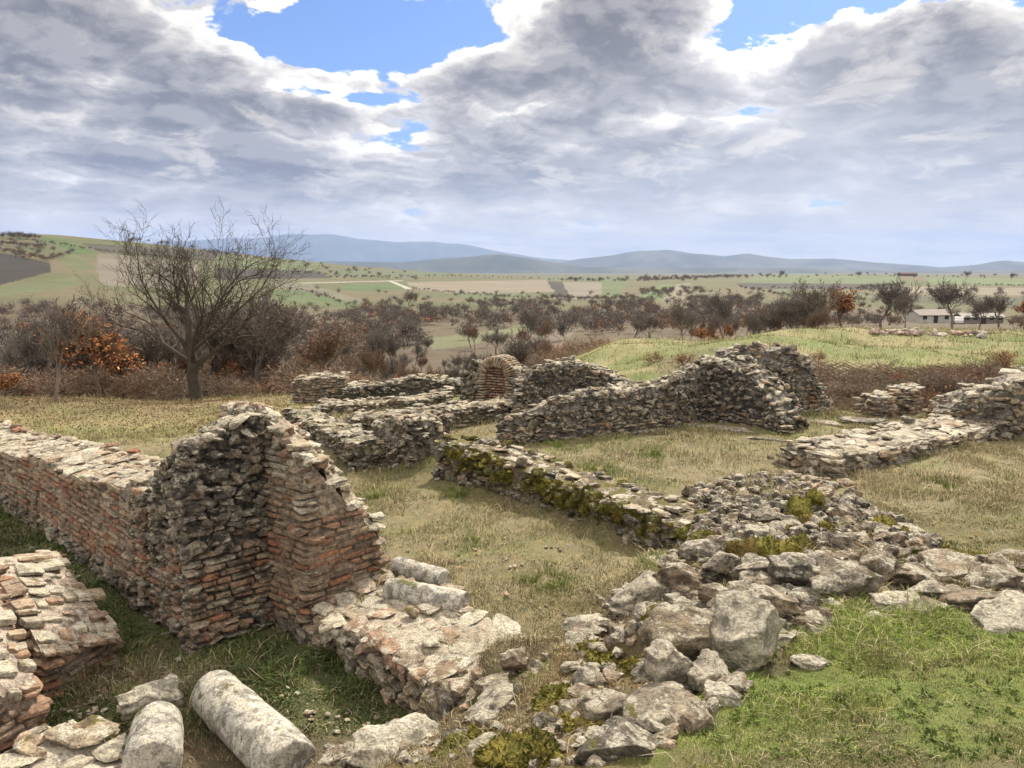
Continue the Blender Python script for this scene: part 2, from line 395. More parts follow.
# far relief: per column, (distance, row seen there | ('z', height))
Zv = lambda z: ('z', z)
RR = [16, 20, 26, 34, 45, 70, 110, 160, 250, 400, 700, 1200, 2200, 4500, 9000]
TAB = {
 -150: [Zv(-.5), Zv(-.9), 402, 400, Zv(-4), Zv(-8), Zv(-11), Zv(-11), 300, 268, 236, 242, 268, 272, 273],
 0:    [Zv(-.5), Zv(-.9), 402, 400, Zv(-4), Zv(-8), Zv(-11), Zv(-11), 300, 268, 234, 242, 268, 272, 273],
 60:   [Zv(-.5), Zv(-.9), 403, 400, Zv(-4), Zv(-8), Zv(-11), Zv(-11), 300, 268, 233.5, 243, 268, 272, 273],
 160:  [Zv(-.4), Zv(-.9), 405, 402, Zv(-4), Zv(-8), Zv(-11), Zv(-10.5), 305, 278, 244, 244, 268, 272, 273],
 240:  [Zv(-.2), Zv(-.7), 400, 399, Zv(-4), Zv(-8), Zv(-11), Zv(-10.5), 310, 285, 258, 253, 268, 272, 273],
 340:  [Zv(0), Zv(-.6), 393, 392, Zv(-4), Zv(-8), Zv(-10.5), Zv(-10), 314, 294, 274, 264, 270, 272, 273],
 420:  [Zv(0), Zv(-.5), Zv(-1.6), Zv(-3), Zv(-4.5), Zv(-7.5), 353, 330, 311, 295, 281, 271, 272, 273, 273],
 500:  [Zv(.1), Zv(0), Zv(-1.0), Zv(-2.5), Zv(-4.5), Zv(-6.8), 349, 331, 310, 296, 283, 277, 275, 274, 273],
 560:  [Zv(.2), Zv(.2), 370, 362, 366, 358, 342, 328, 310, 296, 283, 278, 276, 274, 273],
 620:  [Zv(.2), 371, 352, 344, 352, 352, 338, 326, 310, 297, 283, 277, 276, 274, 273],
 700:  [Zv(.1), 366, 350, 341, 345, 350, 338, 326, 308, 294, 282, 277, 276, 274, 273],
 780:  [Zv(-.1), 366, 341, 334, 339, 345, 334, 325, 306, 293, 281, 275, 276, 274, 273],
 840:  [Zv(-.1), 384, 350, 334, 331, 334, 330, 326, 306, 292, 281, 274, 276, 274, 273],
 920:  [Zv(0), 384, 356, 341, 333, 331, 329.5, 327, 321, 294, 281, 276, 277, 274, 273],
 1024: [Zv(.2), 382, 358, 345, 337, 333, 331, 328, 321, 294, 281, 277, 277, 274, 273],
 1200: [Zv(.2), 382, 358, 345, 337, 333, 331, 328, 321, 294, 281, 277, 277, 274, 273],
}
tu = sorted(TAB); taz = np.array([math.atan((u-512)/FPX/1.0) for u in tu])
tsl = []
for u in tu:
    row = []
    for r, e in zip(RR, TAB[u]):
        if isinstance(e, tuple): row.append((e[1]-H)/r)
        else:
            d = ray(u, e); row.append(d[2]/math.hypot(d[0], d[1]))
    tsl.append(row)
tsl = np.array(tsl); lr = np.log(RR)
# refine table with smooth interpolation
fr = np.linspace(lr[0], lr[-1], 260); fa = np.linspace(taz[0], taz[-1], 240)
A = np.array([np.interp(fr, lr, row) for row in tsl])
A = np.array([np.interp(fa, taz, A[:, j]) for j in range(A.shape[1])])     # (fr, fa)
kern = np.exp(-np.linspace(-2, 2, 9)**2); kern /= kern.sum()
def blur(a, ax): return np.apply_along_axis(lambda v: np.convolve(np.pad(v, 4, mode='edge'), kern, mode='valid'), ax, a)
A = blur(blur(A, 0), 1)
def bil(lrq, azq):
    i = np.clip((lrq-fr[0])/(fr[1]-fr[0]), 0, len(fr)-1.001); j = np.clip((azq-fa[0])/(fa[1]-fa[0]), 0, len(fa)-1.001)
    i0 = i.astype(int); j0 = j.astype(int); a = i-i0; b = j-j0
    return A[i0, j0]*(1-a)*(1-b)+A[i0+1, j0]*a*(1-b)+A[i0, j0+1]*(1-a)*b+A[i0+1, j0+1]*a*b
def sstep(x, a, b):
    t = np.clip((x-a)/(b-a), 0, 1); return t*t*(3-2*t)
def idw(x, y, vals, p=2.4, eps=.02):
    out = np.zeros((len(x),)+vals.shape[1:])
    for s in range(0, len(x), 40000):
        e = min(len(x), s+40000)
        d2 = (x[s:e, None]-CX[None, :, 0])**2+(y[s:e, None]-CX[None, :, 1])**2+eps
        w = d2**-p; w /= w.sum(1, keepdims=True)
        out[s:e] = w@vals
    return out
def ground(x, y, micro=True):
    x = np.atleast_1d(np.asarray(x, float)); y = np.atleast_1d(np.asarray(y, float))
    r = np.hypot(x, y); az = np.arctan2(x, y)
    far = H + bil(np.log(np.maximum(r, 1)), az)*r
    near = np.zeros_like(x); m = r < 19
    if m.any(): near[m] = idw(x[m], y[m], CZ)
    w = sstep(r, 14.5, 18.5)
    z = near*(1-w)+far*w
    back = sstep(np.abs(az), R_(75), R_(110))*w
    z = z*(1-back)+back*(1.3)
    amp = np.clip(r*.006, .03, 1.2)
    fa_ = sstep(r, 12, 30)
    z = z + fbm2(x*.9, y*.9, 3, 3)*.03*(1-fa_*0) + fa_*fbm2(x*.25, y*.25, 3, 9)*.12*np.clip(r/30, 0, 1)*(r < 400)
    azm = sstep(np.degrees(az), 3, 8)*sstep(r, 17, 22)*(1-sstep(r, 55, 90)); z = z + azm*.22*fbm2(x*.33, y*.33, 3, 55)
    if micro: z = z + np.where(r < 25, fbm2(x*7, y*7, 4, 5)*.014, 0)
    return z
def gz(x, y): return float(ground([x], [y], False)[0])
def cast(u, v):
    """first hit of the pixel ray with the terrain"""
    d = np.array(ray(u, v)); d /= math.hypot(d[0], d[1])
    rs = np.exp(np.linspace(math.log(2.3), math.log(9000), 900))
    zt = ground(d[0]*rs, d[1]*rs, False); zr = H + d[2]*rs
    k = np.argmax(zr < zt)
    r = rs[k] if (zr < zt).any() else rs[-1]
    return d[0]*r, d[1]*r, float(zt[k])

def inpoly(u, v, poly):
    inside = np.zeros(len(u), bool); n = len(poly); j = n-1
    for i in range(n):
        xi, yi = poly[i]; xj, yj = poly[j]
        c = ((yi > v) != (yj > v)) & (u < (xj-xi)*(v-yi)/((yj-yi) or 1e-9)+xi)
        inside ^= c; j = i
    return inside

FIELDS = [
 ((.05, .042, .038), [(-60, 262), (0, 253), (52, 263), (50, 272), (0, 285), (-60, 290)]),
 ((.11, .19, .04), [(34, 237), (60, 237), (98, 253), (78, 255)]),
 ((.17, .19, .06), [(55, 250), (78, 255), (98, 268), (74, 272), (60, 262)]),
 ((.17, .20, .07), [(-40, 290), (74, 277), (80, 285), (0, 297), (-40, 305)]),
 ((.24, .20, .15), [(98, 253), (200, 262), (200, 290), (98, 285)]),
 ((.10, .09, .06), [(80, 243), (230, 252), (225, 262), (100, 252)]),
 ((.16, .20, .07), [(215, 256), (330, 262), (318, 271), (215, 268)]),
 ((.07, .06, .05), [(215, 268), (318, 271), (330, 278), (215, 280)]),
 ((.14, .20, .06), [(272, 288), (300, 290), (358, 304), (352, 309), (272, 299)]),
 ((.22, .20, .13), [(272, 280), (310, 284), (370, 302), (358, 304), (300, 290), (272, 287)]),
 ((.12, .20, .05), [(336, 285), (398, 283), (410, 289), (352, 291)]),
 ((.40, .37, .31), [(300, 282.6), (350, 281.4), (404, 280.2), (404, 281), (350, 282.4), (300, 283.8)]),
 ((.52, .50, .44), [(388, 281), (392, 281), (412, 289), (405, 289)]),
 ((.15, .19, .08), [(330, 270), (440, 272), (450, 277), (330, 277)]),
 ((.30, .24, .17), [(406, 282), (546, 280), (556, 292), (460, 294), (412, 289)]),
 ((.15, .20, .07), [(456, 293), (525, 293), (530, 299), (470, 300)]),
 ((.28, .24, .18), [(563, 282), (600, 282), (608, 290), (592, 300), (566, 299)]),
 ((.07, .055, .045), [(547, 281), (562, 282), (572, 300), (560, 300)]),
 ((.15, .21, .06), [(600, 280), (628, 280), (618, 296), (604, 300)]),
 ((.16, .24, .06), [(640, 296), (662, 284), (676, 284), (662, 300), (645, 303)]),
 ((.30, .25, .17), [(676, 284), (690, 283), (684, 300), (662, 301)]),
 ((.15, .20, .08), [(540, 277), (640, 276.5), (640, 279.5), (545, 280)]),
 ((.17, .23, .08), [(752, 277), (800, 274), (900, 277), (900, 284), (735, 283)]),
 ((.085, .07, .065), [(735, 283), (900, 284), (906, 290), (770, 289), (740, 287)]),
 ((.17, .20, .09), [(768, 289), (850, 290), (880, 297), (800, 301)]),
 ((.30, .25, .17), [(905, 286), (1060, 289), (1060, 296), (912, 294)]),
 ((.17, .24, .08), [(925, 277), (1060, 279), (1060, 285), (930, 284)]),
 ((.12, .13, .07), [(905, 296), (1060, 298), (1060, 306), (905, 303)]),
 ((.21, .22, .09), [(424, 338), (500, 330), (528, 321), (532, 329), (470, 345), (432, 350)]),
 ((.25, .19, .13), [(500, 346), (550, 328), (575, 330), (545, 362), (512, 358)]),
]
def build_ground():
    fine = np.linspace(-R_(41), R_(41), 900)
    mid1 = np.linspace(-R_(100), -R_(41), 90)[:-1]; mid2 = np.linspace(R_(41), R_(100), 90)[1:]
    rest = np.linspace(R_(100), R_(260), 30)[1:-1]
    az = np.concatenate([mid1, fine, mid2, rest]); na = len(az)
    r = np.exp(np.linspace(math.log(.8), math.log(24000), 1000)); r = r[np.concatenate([np.arange(0, 60, 2), np.arange(60, 1000)])]
    nr = len(r)
    AZ, RRm = np.meshgrid(az, r)                 # (nr, na)
    x = (RRm*np.sin(AZ)).ravel(); y = (RRm*np.cos(AZ)).ravel()
    z = ground(x, y); rr = RRm.ravel()
    # colours
    C = np.zeros((len(x), 3)); m = rr < 20
    jx = x + .25*fbm2(x*3, y*3, 3, 21); jy = y + .25*fbm2(x*3+50, y*3, 3, 22)
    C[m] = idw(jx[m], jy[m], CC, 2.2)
    base = np.array((.115, .098, .060)) * np.ones((len(x), 1))
    g = sstep(fbm2(x*.02, y*.02, 4, 31), -.5, .6)[:, None]
    base = base*(1-g) + np.array((.085, .092, .045))*g
    wood = sstep(rr, 38, 55)*(1-sstep(rr, 230, 270)); wood = wood*(1-sstep(np.degrees(np.arctan2(x, y)), 8, 16)*(1-sstep(rr, 60, 90)))
    base = base*(1-wood[:, None]) + np.array((.10, .078, .055))*wood[:, None]
    md = np.array((.235, .215, .11))*np.ones((len(x), 1)); gm = sstep(fbm2(x*.5, y*.5, 4, 33), -.5, .5)[:, None]
    md = md*(1-gm)+np.array((.15, .165, .065))*gm
    wm = ((1-sstep(rr, 45, 80))*1.0)[:, None]
    far = base*(1-wm)+md*wm
    u, v = project(x, y, z)
    vis = (rr > 60) & (y > 0)
    ju = u + 2.0*fbm2(x*.01, y*.01, 3, 41)
    idx = np.nonzero(vis)[0]
    for c, poly in FIELDS:
        a = np.array(poly); sel = idx[(ju[idx] > a[:, 0].min()) & (ju[idx] < a[:, 0].max()) & (v[idx] > a[:, 1].min()) & (v[idx] < a[:, 1].max())]
        if len(sel) == 0: continue
        k = inpoly(ju[sel], v[sel], poly); s2 = sel[k]
        cc_ = np.array(c); cc_ = cc_*.62+cc_.mean()*.30; far[s2] = cc_*.66*(1+.12*fbm2(x[s2]*.05, y[s2]*.05, 3, 43))[:, None]
    b_ = (sstep(fbm2(x*.35, y*.6, 4, 71), .15, .5)*sstep(rr, 17, 20)*(1-sstep(rr, 50, 70))*.75)[:, None]; C = C*(1-b_)+np.array((.15, .11, .075))*b_
    C = C*.62+np.array((.10, .078, .05))*.38
    # bramble slope under the mound
    w = sstep(rr, 15, 17.5)[:, None]
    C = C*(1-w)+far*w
    azd = np.degrees(np.arctan2(x, y))
    bs = sstep(azd, 9, 12)*sstep(rr, 16.5, 18)*(1-sstep(rr, 21, 24)); C = C*(1-.6*bs[:, None]) + .6*bs[:, None]*np.array((.13, .095, .07))
    lt = (1-sstep(azd, -14, -9))*sstep(rr, 20, 26)*(1-sstep(rr, 38, 50)); C = C*(1-.5*lt[:, None]) + .5*lt[:, None]*np.array((.19, .13, .085))
    ii = np.arange(nr-1)[:, None]*na; jj = np.arange(na)
    j2 = (jj+1) % na
    q = np.stack([ii+jj, ii+j2, ii+na+j2, ii+na+jj], -1).reshape(-1, 4)[:, ::-1]
    V = np.stack([x, y, z], 1)
    # close the hole under the viewer
    V = np.vstack([V, [0, 0, 1.25]]); C = np.vstack([C, W_])
    cen = np.stack([j2, jj, np.full(na, len(V)-1)], 1)[:, ::-1]
    m_, N, b = base_mat('ground_soil')
    pos = N.n('ShaderNodeNewGeometry').outputs['Position']
    col = N.n('ShaderNodeVertexColor', layer_name='Col').outputs[0]
    f = N.noise(pos, 55, 5, .75); g2 = N.noise(pos, 7, 6, .7); h = N.noise(pos, .6, 5, .6); hf = N.noise(pos, .05, 6, .65)
    k = N.m('ADD', N.m('ADD', N.m('MULTIPLY', f, .7), N.m('MULTIPLY', g2, .9)), N.m('MULTIPLY', hf, .45))
    c = N.mix(1.0, col, N.n('ShaderNodeCombineColor', ins={0: k, 1: k, 2: k}).outputs[0], 'MULTIPLY')
    c = N.mix(N.m('MULTIPLY', N.sm(g2, .50, .66), .5), c, N.mix(1.0, c, (1.3, 1.0, .72, 1), 'MULTIPLY'))
    c = N.mix(N.m('MULTIPLY', N.sm(h, .5, .62), .5), c, N.mix(1.0, c, (.72, 1.0, .6, 1), 'MULTIPLY'))
    N.put(b.inputs['Base Color'], c)
    N.put(b.inputs['Normal'], N.n('ShaderNodeBump', ins={'Height': N.m('ADD', f, N.m('MULTIPLY', g2, 1.5)), 'Strength': .8, 'Distance': .02}).outputs[0])
    o = mesh_obj('ground', V, [q, cen], m_, cols=C)
    tag(o, kind='structure')
build_ground()

def build_mountains():
    m_, N, b = base_mat('forested_mountain')
    pos = N.n('ShaderNodeNewGeometry').outputs['Position']
    n = N.noise(pos, .002, 8, .65)
    N.put(b.inputs['Base Color'], N.mix(N.sm(n, .35, .65), (.03, .045, .032, 1), (.095, .095, .07, 1)))
    acc = Acc()
    def ridge(R0, depth, prof, seed, rough):
        us = np.linspace(prof[0][0], prof[-1][0], 420)
        vs = np.interp(us, [p[0] for p in prof], [p[1] for p in prof])
        n1 = fbm2(us*.03, us*0+seed, 5, seed)*rough
        vs = vs + n1
        az_ = np.arctan((us-512)/FPX); nd = 40
        V = []
        for k in range(nd):
            t = k/(nd-1); r = R0+depth*(t*2)          # crest at t = .5
            x = r*np.sin(az_); y = r*np.cos(az_)
            rc = R0+depth
            sl = np.array([ray(u, v)[2]/math.hypot(*ray(u, v)[:2]) for u, v in zip(us, vs)])
            zc = H+sl*rc
            prof_t = 1-abs(t*2-1); e = sstep(np.array([prof_t]), 0, 1)[0]*.5+prof_t*.5
            z = -60+(zc+60)*e + (1-e)*e*fbm2(x*.0012, y*.0012, 5, seed+5)*R0*.02
            V.append(np.stack([x, y, z], 1))
        V = np.concatenate(V); na = len(us)
        ii = np.arange(nd-1)[:, None]*na; jj = np.arange(na-1)
        q = np.stack([ii+jj, ii+jj+1, ii+na+jj+1, ii+na+jj], -1).reshape(-1, 4)
        acc.add(V, [q], np.zeros((len(V), 3)))
    ridge(17500, 1500, [(-250, 250), (100, 246), (180, 240), (255, 238), (290, 234), (345, 236), (400, 241), (440, 241), (490, 249), (540, 257), (600, 262), (660, 266)], 3, 1.2)
    ridge(10500, 1200, [(430, 269), (500, 262), (545, 264), (590, 257), (625, 252), (665, 249), (690, 253), (720, 256), (745, 253), (790, 259), (840, 260), (890, 263), (935, 268), (975, 263), (1000, 260), (1050, 264), (1150, 262), (1300, 266)], 11, 1.0)
    ridge(6800, 700, [(-200, 266), (290, 263), (330, 261), (400, 262), (470, 257), (500, 253), (540, 260), (580, 267), (700, 268), (820, 268), (940, 271), (1100, 270), (1300, 271)], 23, .8)
    o = acc.build('mountains', m_); tag(o, kind='structure')
build_mountains()
def build_haze():
    bm = bmesh.new(); bmesh.ops.create_cube(bm, size=1)
    me = bpy.data.meshes.new('haze'); bm.to_mesh(me); bm.free()
    o = bpy.data.objects.new('haze', me); COL.objects.link(o)
    o.scale = (52000, 52000, 1300); o.location = (0, 0, 1300/2-140)
    m = bpy.data.materials.new('haze'); m.use_nodes = True; N = NT(m.node_tree)
    out = N.n('ShaderNodeOutputMaterial')
    pv = N.n('ShaderNodeVolumePrincipled', ins={'Color': (.42, .57, .95, 1), 'Density': HAZE_D, 'Anisotropy': .0})
    N.t.links.new(pv.outputs[0], out.inputs['Volume']); me.materials.append(m)
    tag(o, kind='stuff')
HAZE_D = 6e-5
build_haze()

# ------------------------------------------------------------------ masonry
def resample(P, step):
    P = np.asarray(P, float); d = np.r_[0, np.cumsum(np.linalg.norm(np.diff(P[:, :2], axis=0), axis=1))]
    n = max(2, int(d[-1]/step)+1); s = np.linspace(0, d[-1], n)
    return s, np.stack([np.interp(s, d, P[:, k]) for k in range(P.shape[1])], 1), d

def face_stones(acc, P, style, side, zfun=None, inset=.0):
    """P: stations (x, y, zb, zt) along a face; side=+1 when the outward normal is to the right of travel"""
    P = np.asarray(P, float)
    d = np.r_[0, np.cumsum(np.linalg.norm(np.diff(P[:, :2], axis=0), axis=1))]; L = d[-1]
    zlo, zhi = P[:, 2].min()-.06, P[:, 3].max()+.05
    z = zlo; row = 0
    while z < zhi:
        st0 = style(.5, (z-zlo)/(zhi-zlo+1e-6))
        ch = st0['h']*rng.uniform(.85, 1.15) if not st0.get('brick') else st0['h']
        s = -rng.uniform(0, st0['l']*.7)
        while s < L:
            st = style(min(max(s/L, 0), 1), (z-zlo)/(zhi-zlo+1e-6))
            l = st['l']*rng.uniform(.6, 1.35); sc = s+l/2
            if sc > L+.03: break
            sc = min(max(sc, .0), L)
            x, y, zb, zt = [np.interp(sc, d, P[:, k]) for k in range(4)]
            k = min(np.searchsorted(d, sc, side='right')-1, len(P)-2); k = max(k, 0)
            t = (P[k+1, :2]-P[k, :2]); t = t/(np.linalg.norm(t)+1e-9); nrm = np.array([t[1], -t[0]])*side
            zc = z+ch/2
            jag = st.get('jag', .03)
            er = fbm(np.array([[x*3.1, y*3.1, zc*4.5]]), 3, 12)[0]
            if st.get('brick') and er > .78: s += l; continue
            if zc > zb-ch*.6 and zc < zt-ch*.3+rng.normal()*jag and rng.random() > st.get('skip', .03):
                pr = rng.normal()*st.get('prot', .012)+st.get('off', 0)-(er*.035 if not st.get('brick') else .012*er)
                dep = st.get('dep', .06)
                c = np.array([x+nrm[0]*(pr-dep*.6), y+nrm[1]*(pr-dep*.6), zc+rng.normal()*st.get('zj', .003)])
                hh = (ch-st.get('joint', .02))/2*rng.uniform(.85, 1.15)
                stone(acc, st['T'], c, np.array([l/2-st.get('vj', .006), dep, hh]), math.atan2(t[1], t[0])+rng.normal()*st.get('rot', .03), st.get('tilt', .03), pick(st['pal']))
            s += l
        z += ch; row += 1
    # odd stones of every size in the rubble zones
    area = L*max(.05, (P[:, 3]-P[:, 2]).mean()); y_ = P[:, 1].mean()
    for i in range(int(area*(110 if y_ < 9 else 45))):
        sc = rng.uniform(0, L); x, y, zb, zt = [np.interp(sc, d, P[:, k]) for k in range(4)]; zc = rng.uniform(zb, zt)
        st = style(sc/L, (zc-zlo)/(zhi-zlo+1e-6))
        if st.get('brick'): continue
        k = max(0, min(np.searchsorted(d, sc, side='right')-1, len(P)-2)); t = (P[k+1, :2]-P[k, :2]); t = t/(np.linalg.norm(t)+1e-9); nrm = np.array([t[1], -t[0]])*side
        sz = rng.uniform(.018, .06)*(1+.9*rng.random()**3); c = np.array([x-nrm[0]*.0, y-nrm[1]*.0, zc])+np.r_[nrm*rng.normal()*.015, 0]
        stone(acc, T_RUB, c, np.array([sz*1.25, sz*.8, sz*.75]), math.atan2(t[1], t[0])+rng.normal()*.4, .35, pick(st['pal']))

def core_mesh(acc, F, B, col, step=.12, inset=.035, nz=.03, prof=None):
    """F/B: stations (x,y,zb,zt) of the two faces (same count). A closed noisy body."""
    n = len(F); L = np.linalg.norm(np.diff(F[:, :2], axis=0), axis=1).sum()
    m = max(3, int(L/step)+1)
    t = np.linspace(0, 1, m); ti = np.linspace(0, 1, n)
    def rs(Q): return np.stack([np.interp(t, ti, Q[:, k]) for k in range(4)], 1)
    dF = np.r_[0, np.cumsum(np.linalg.norm(np.diff(F[:, :2], axis=0), axis=1))]; ti = dF/dF[-1]
    f = rs(F); b = rs(B)
    across = b[:, :2]-f[:, :2]; w = np.linalg.norm(across, axis=1, keepdims=True); a = across/w
    along = np.gradient(f[:, :2], axis=0); along /= np.linalg.norm(along, axis=1, keepdims=True)
    f2 = f.copy(); b2 = b.copy(); f2[:, :2] += a*inset; b2[:, :2] -= a*inset
    for q in (f2, b2):
        q[0, :2] += along[0]*inset; q[-1, :2] -= along[-1]*inset; q[:, 3] -= inset*.6
    nv = max(3, int((f[:, 3]-f[:, 2]).max()/step)+1); nw = max(3, int(w.max()/(step if not prof else step/2))+1)
    ring = []
    for k in range(nv): s = k/(nv-1); ring.append(np.c_[f2[:, :2], f2[:, 2]-.08+(f2[:, 3]-f2[:, 2]+.08)*s])
    for k in range(1, nw): s = k/nw; s3 = prof(s) if prof else s; ring.append(np.c_[f2[:, :2]*(1-s)+b2[:, :2]*s, f2[:, 3]*(1-s3)+b2[:, 3]*s3])
    for k in range(nv): s = 1-k/(nv-1); ring.append(np.c_[b2[:, :2], b2[:, 2]-.08+(b2[:, 3]-b2[:, 2]+.08)*s])
    G = np.array(ring)                                   # (rings, m, 3)
    nrg = len(G); V = G.reshape(-1, 3)
    V = V + nz*np.stack([fbm(V*6+j*17.3, 3, 60+j) for j in range(3)], 1)
    q = []
    ii = np.arange(nrg-1)[:, None]*m; jj = np.arange(m-1)
    q = np.stack([ii+jj, ii+jj+1, ii+m+jj+1, ii+m+jj], -1).reshape(-1, 4)
    # end caps: strips between front and back verticals
    caps = []
    for e in (0, m-1):
        for k in range(nv-1):
            a0 = k*m+e; a1 = (k+1)*m+e; b0 = (nrg-1-k)*m+e; b1 = (nrg-2-k)*m+e
            caps.append([a0, a1, b1, b0] if e == 0 else [b0, b1, a1, a0])
    tops = []
    acc.add(V, [q, np.array(caps)], np.tile(np.array(col), (len(V), 1))*(1+.25*fbm(V*5, 3, 77)[:, None]))

def top_stones(acc, F, B, st, dens=1.0, lift=0.0, prof=None):
    F = np.asarray(F, float); B = np.asarray(B, float)
    d = np.r_[0, np.cumsum(np.linalg.norm(np.diff(F[:, :2], axis=0), axis=1))]; L = d[-1]
    s = 0
    while s < L:
        l = st['l']*rng.uniform(.7, 1.3); sc = min(s+l/2, L)
        f = np.array([np.interp(sc, d, F[:, k]) for k in range(4)]); b = np.array([np.interp(sc, d, B[:, k]) for k in range(4)])
        W = np.linalg.norm(b[:2]-f[:2]); w = 0; ang = math.atan2(*(F[-1, :2]-F[0, :2])[::-1])
        while w < W:
            ww = st.get('w', st['l']*.8)*rng.uniform(.6, 1.3); q = min((w+ww/2)/W, 1)
            if rng.random() < dens:
                p = f*(1-q)+b*q
                if prof: p[3] = f[3]+(b[3]-f[3])*prof(q)
                sv = rng.uniform(.55, 1.25); c = np.array([p[0], p[1], p[3]+lift-.008+rng.normal()*st.get('zj', .012)])+np.r_[rng.normal(size=2)*.02, 0]
                slope = math.atan2(b[3]-f[3], W) if not prof else 0
                V, Fp = st['T'][rng.integers(len(st['T']))]
                hh = st['h']/2*rng.uniform(.7, 1.3)
                Wv = V*np.array([l/2*1.03*sv, ww/2*1.03*sv, hh])@roteul(slope+rng.normal()*st.get('tilt', .07), rng.normal()*st.get('tilt', .07), ang+rng.normal()*st.get('rot', .2))+c
                acc.add(Wv, Fp, pick(st['pal']))
            w += ww
        s += l

def style_brick(pal=BRICK, l=.22, h=.066, joint=.021, **k): return dict(T=T_BRICK, pal=pal, l=l, h=h, joint=joint, brick=True, dep=.07, prot=.006, tilt=.012, zj=.003, rot=.014, skip=.03, **k)
def style_rub(pal=GREY, l=.15, h=.10, **k):
    a = dict(T=T_RUB, pal=pal, l=l, h=h, joint=.004, dep=.08, prot=.025, tilt=.2, zj=.02, rot=.25, skip=.03, jag=.05, vj=-.008); a.update(k); return a
def style_flat(pal=GREY, l=.2, h=.07, **k):
    a = dict(T=T_STONE, pal=pal, l=l, h=h, joint=.012, dep=.09, prot=.02, tilt=.06, zj=.008, rot=.06, skip=.04, jag=.03); a.update(k); return a

def wall(name, label, cat, stations, zb, back, style, top, parts=('facing', 'core', 'capstones'), mats=None, group=None, backtop=None, ends=(1, 1), corecol=(.20, .18, .16), topdens=1.0, backface=True, side=1, xy=False, noise_top=.03, cinset=.022, prof=None):
    """stations: (u, vbase, vtop) rows seen on the near face; back: vector(s) to the far face"""
    F = []
    for s in stations:
        if xy: F.append((s[0], s[1], zb, s[2]))
        else:
            p = at(s[0], s[1], zb); F.append((p[0], p[1], zb, zrow(p, s[2])))
    F = np.array(F)
    back = np.asarray(back, float); Bk = np.tile(back, (len(F), 1)) if back.ndim == 1 else back
    B = F.copy(); B[:, :2] += Bk
    if backtop is not None: B[:, 3] = np.array(backtop) if np.ndim(backtop) else F[:, 3]+backtop
    # resample with noise on the top line
    def rs(Q):
        s, R, d = resample(Q, .15); R[:, 3] += noise_top*fbm2(s*5, s*0+F[0, 0]*3, 3, 88); return R
    m = max(3, int(np.linalg.norm(np.diff(F[:, :2], axis=0), axis=1).sum()/.15)+1)
    d = np.r_[0, np.cumsum(np.linalg.norm(np.diff(F[:, :2], axis=0), axis=1))]; s = np.linspace(0, d[-1], m)
    F = np.stack([np.interp(s, d, F[:, k]) for k in range(4)], 1); B = np.stack([np.interp(s, d, B[:, k]) for k in range(4)], 1)
    nt = noise_top*fbm2(s*4+F[0, 0], s*0, 3, 88); F[:, 3] += nt; B[:, 3] += noise_top*fbm2(s*4+F[0, 0], s*0+9, 3, 89)
    c = (F[:, :2].mean(0)+B[:, :2].mean(0))/2
    root = empty(name, (c[0], c[1], zb), label, cat, group)
    mats = mats or (M_MASON, M_MASON, M_CAP)
    a = Acc(); core_mesh(a, F, B, corecol, inset=cinset, nz=.016 if cinset < .02 else .03, prof=prof); a.build(parts[1], mats[1], root, smooth=False)
    a = Acc()
    face_stones(a, F, style, side)
    def endline(f, b):
        if not prof: return np.array([f, b])
        L_ = []
        for q in np.linspace(0, 1, 30):
            p = f*(1-q)+b*q; p[3] = f[3]+(b[3]-f[3])*prof(q); L_.append(p)
        return np.array(L_)
    if ends[0]: face_stones(a, endline(F[0], B[0])[::-1], style, side)
    if ends[1]: face_stones(a, endline(F[-1], B[-1]), style, side)
    if backface: face_stones(a, B[::-1], style, side)
    a.build(parts[0], mats[0], root, smooth=False)
    if top:
        a = Acc(); top_stones(a, F, B, top, topdens, prof=prof); a.build(parts[2], mats[2], root, smooth=False)
    return root, F, B

TOPFLAT = dict(T=T_SLAB, pal=PALE+TAN+GREY, l=.24, w=.17, h=.05, zj=.010, tilt=.05)
TOPRUB = dict(T=T_RUB, pal=PALE+GREY, l=.16, w=.14, h=.09, zj=.02, tilt=.25)
TOPBRICK = dict(rot=.07, T=T_BRICK, pal=BRICKPALE+PALE, l=.20, w=.14, h=.045, zj=.010, tilt=.06)

# --- left brick wall
def st_left(s, t):
    if s < .42: return style_rub(BRICKPALE+BRICK, .14, .07) if t > .3 and t < .85 else style_flat(GREY+BRICKPALE, .17, .07)
    if t < .2: return style_flat(GREY+DARK, .16, .07)
    if t > .85: return style_rub(DARK+GREY, .14, .08)
    return style_brick(BRICKPALE+BRICK if t > .5 else BRICK+BRICKPALE[:3])
A_F = [(-230, 400, 372), (-90, 460, 420), (0, 505, 450), (60, 545, 463), (90, 567, 478), (150, 615, 490)]
wall('brick_wall', 'long low brick wall with pale flat top running from left edge to the tall broken pier', 'wall', A_F, -.35, D2*.75, st_left, TOPFLAT, mats=(M_BRICK, M_MASON, M_CAP), parts=('brick_facing', 'core', 'top_course'), backtop=.06, corecol=(.36, .30, .225), cinset=.008)

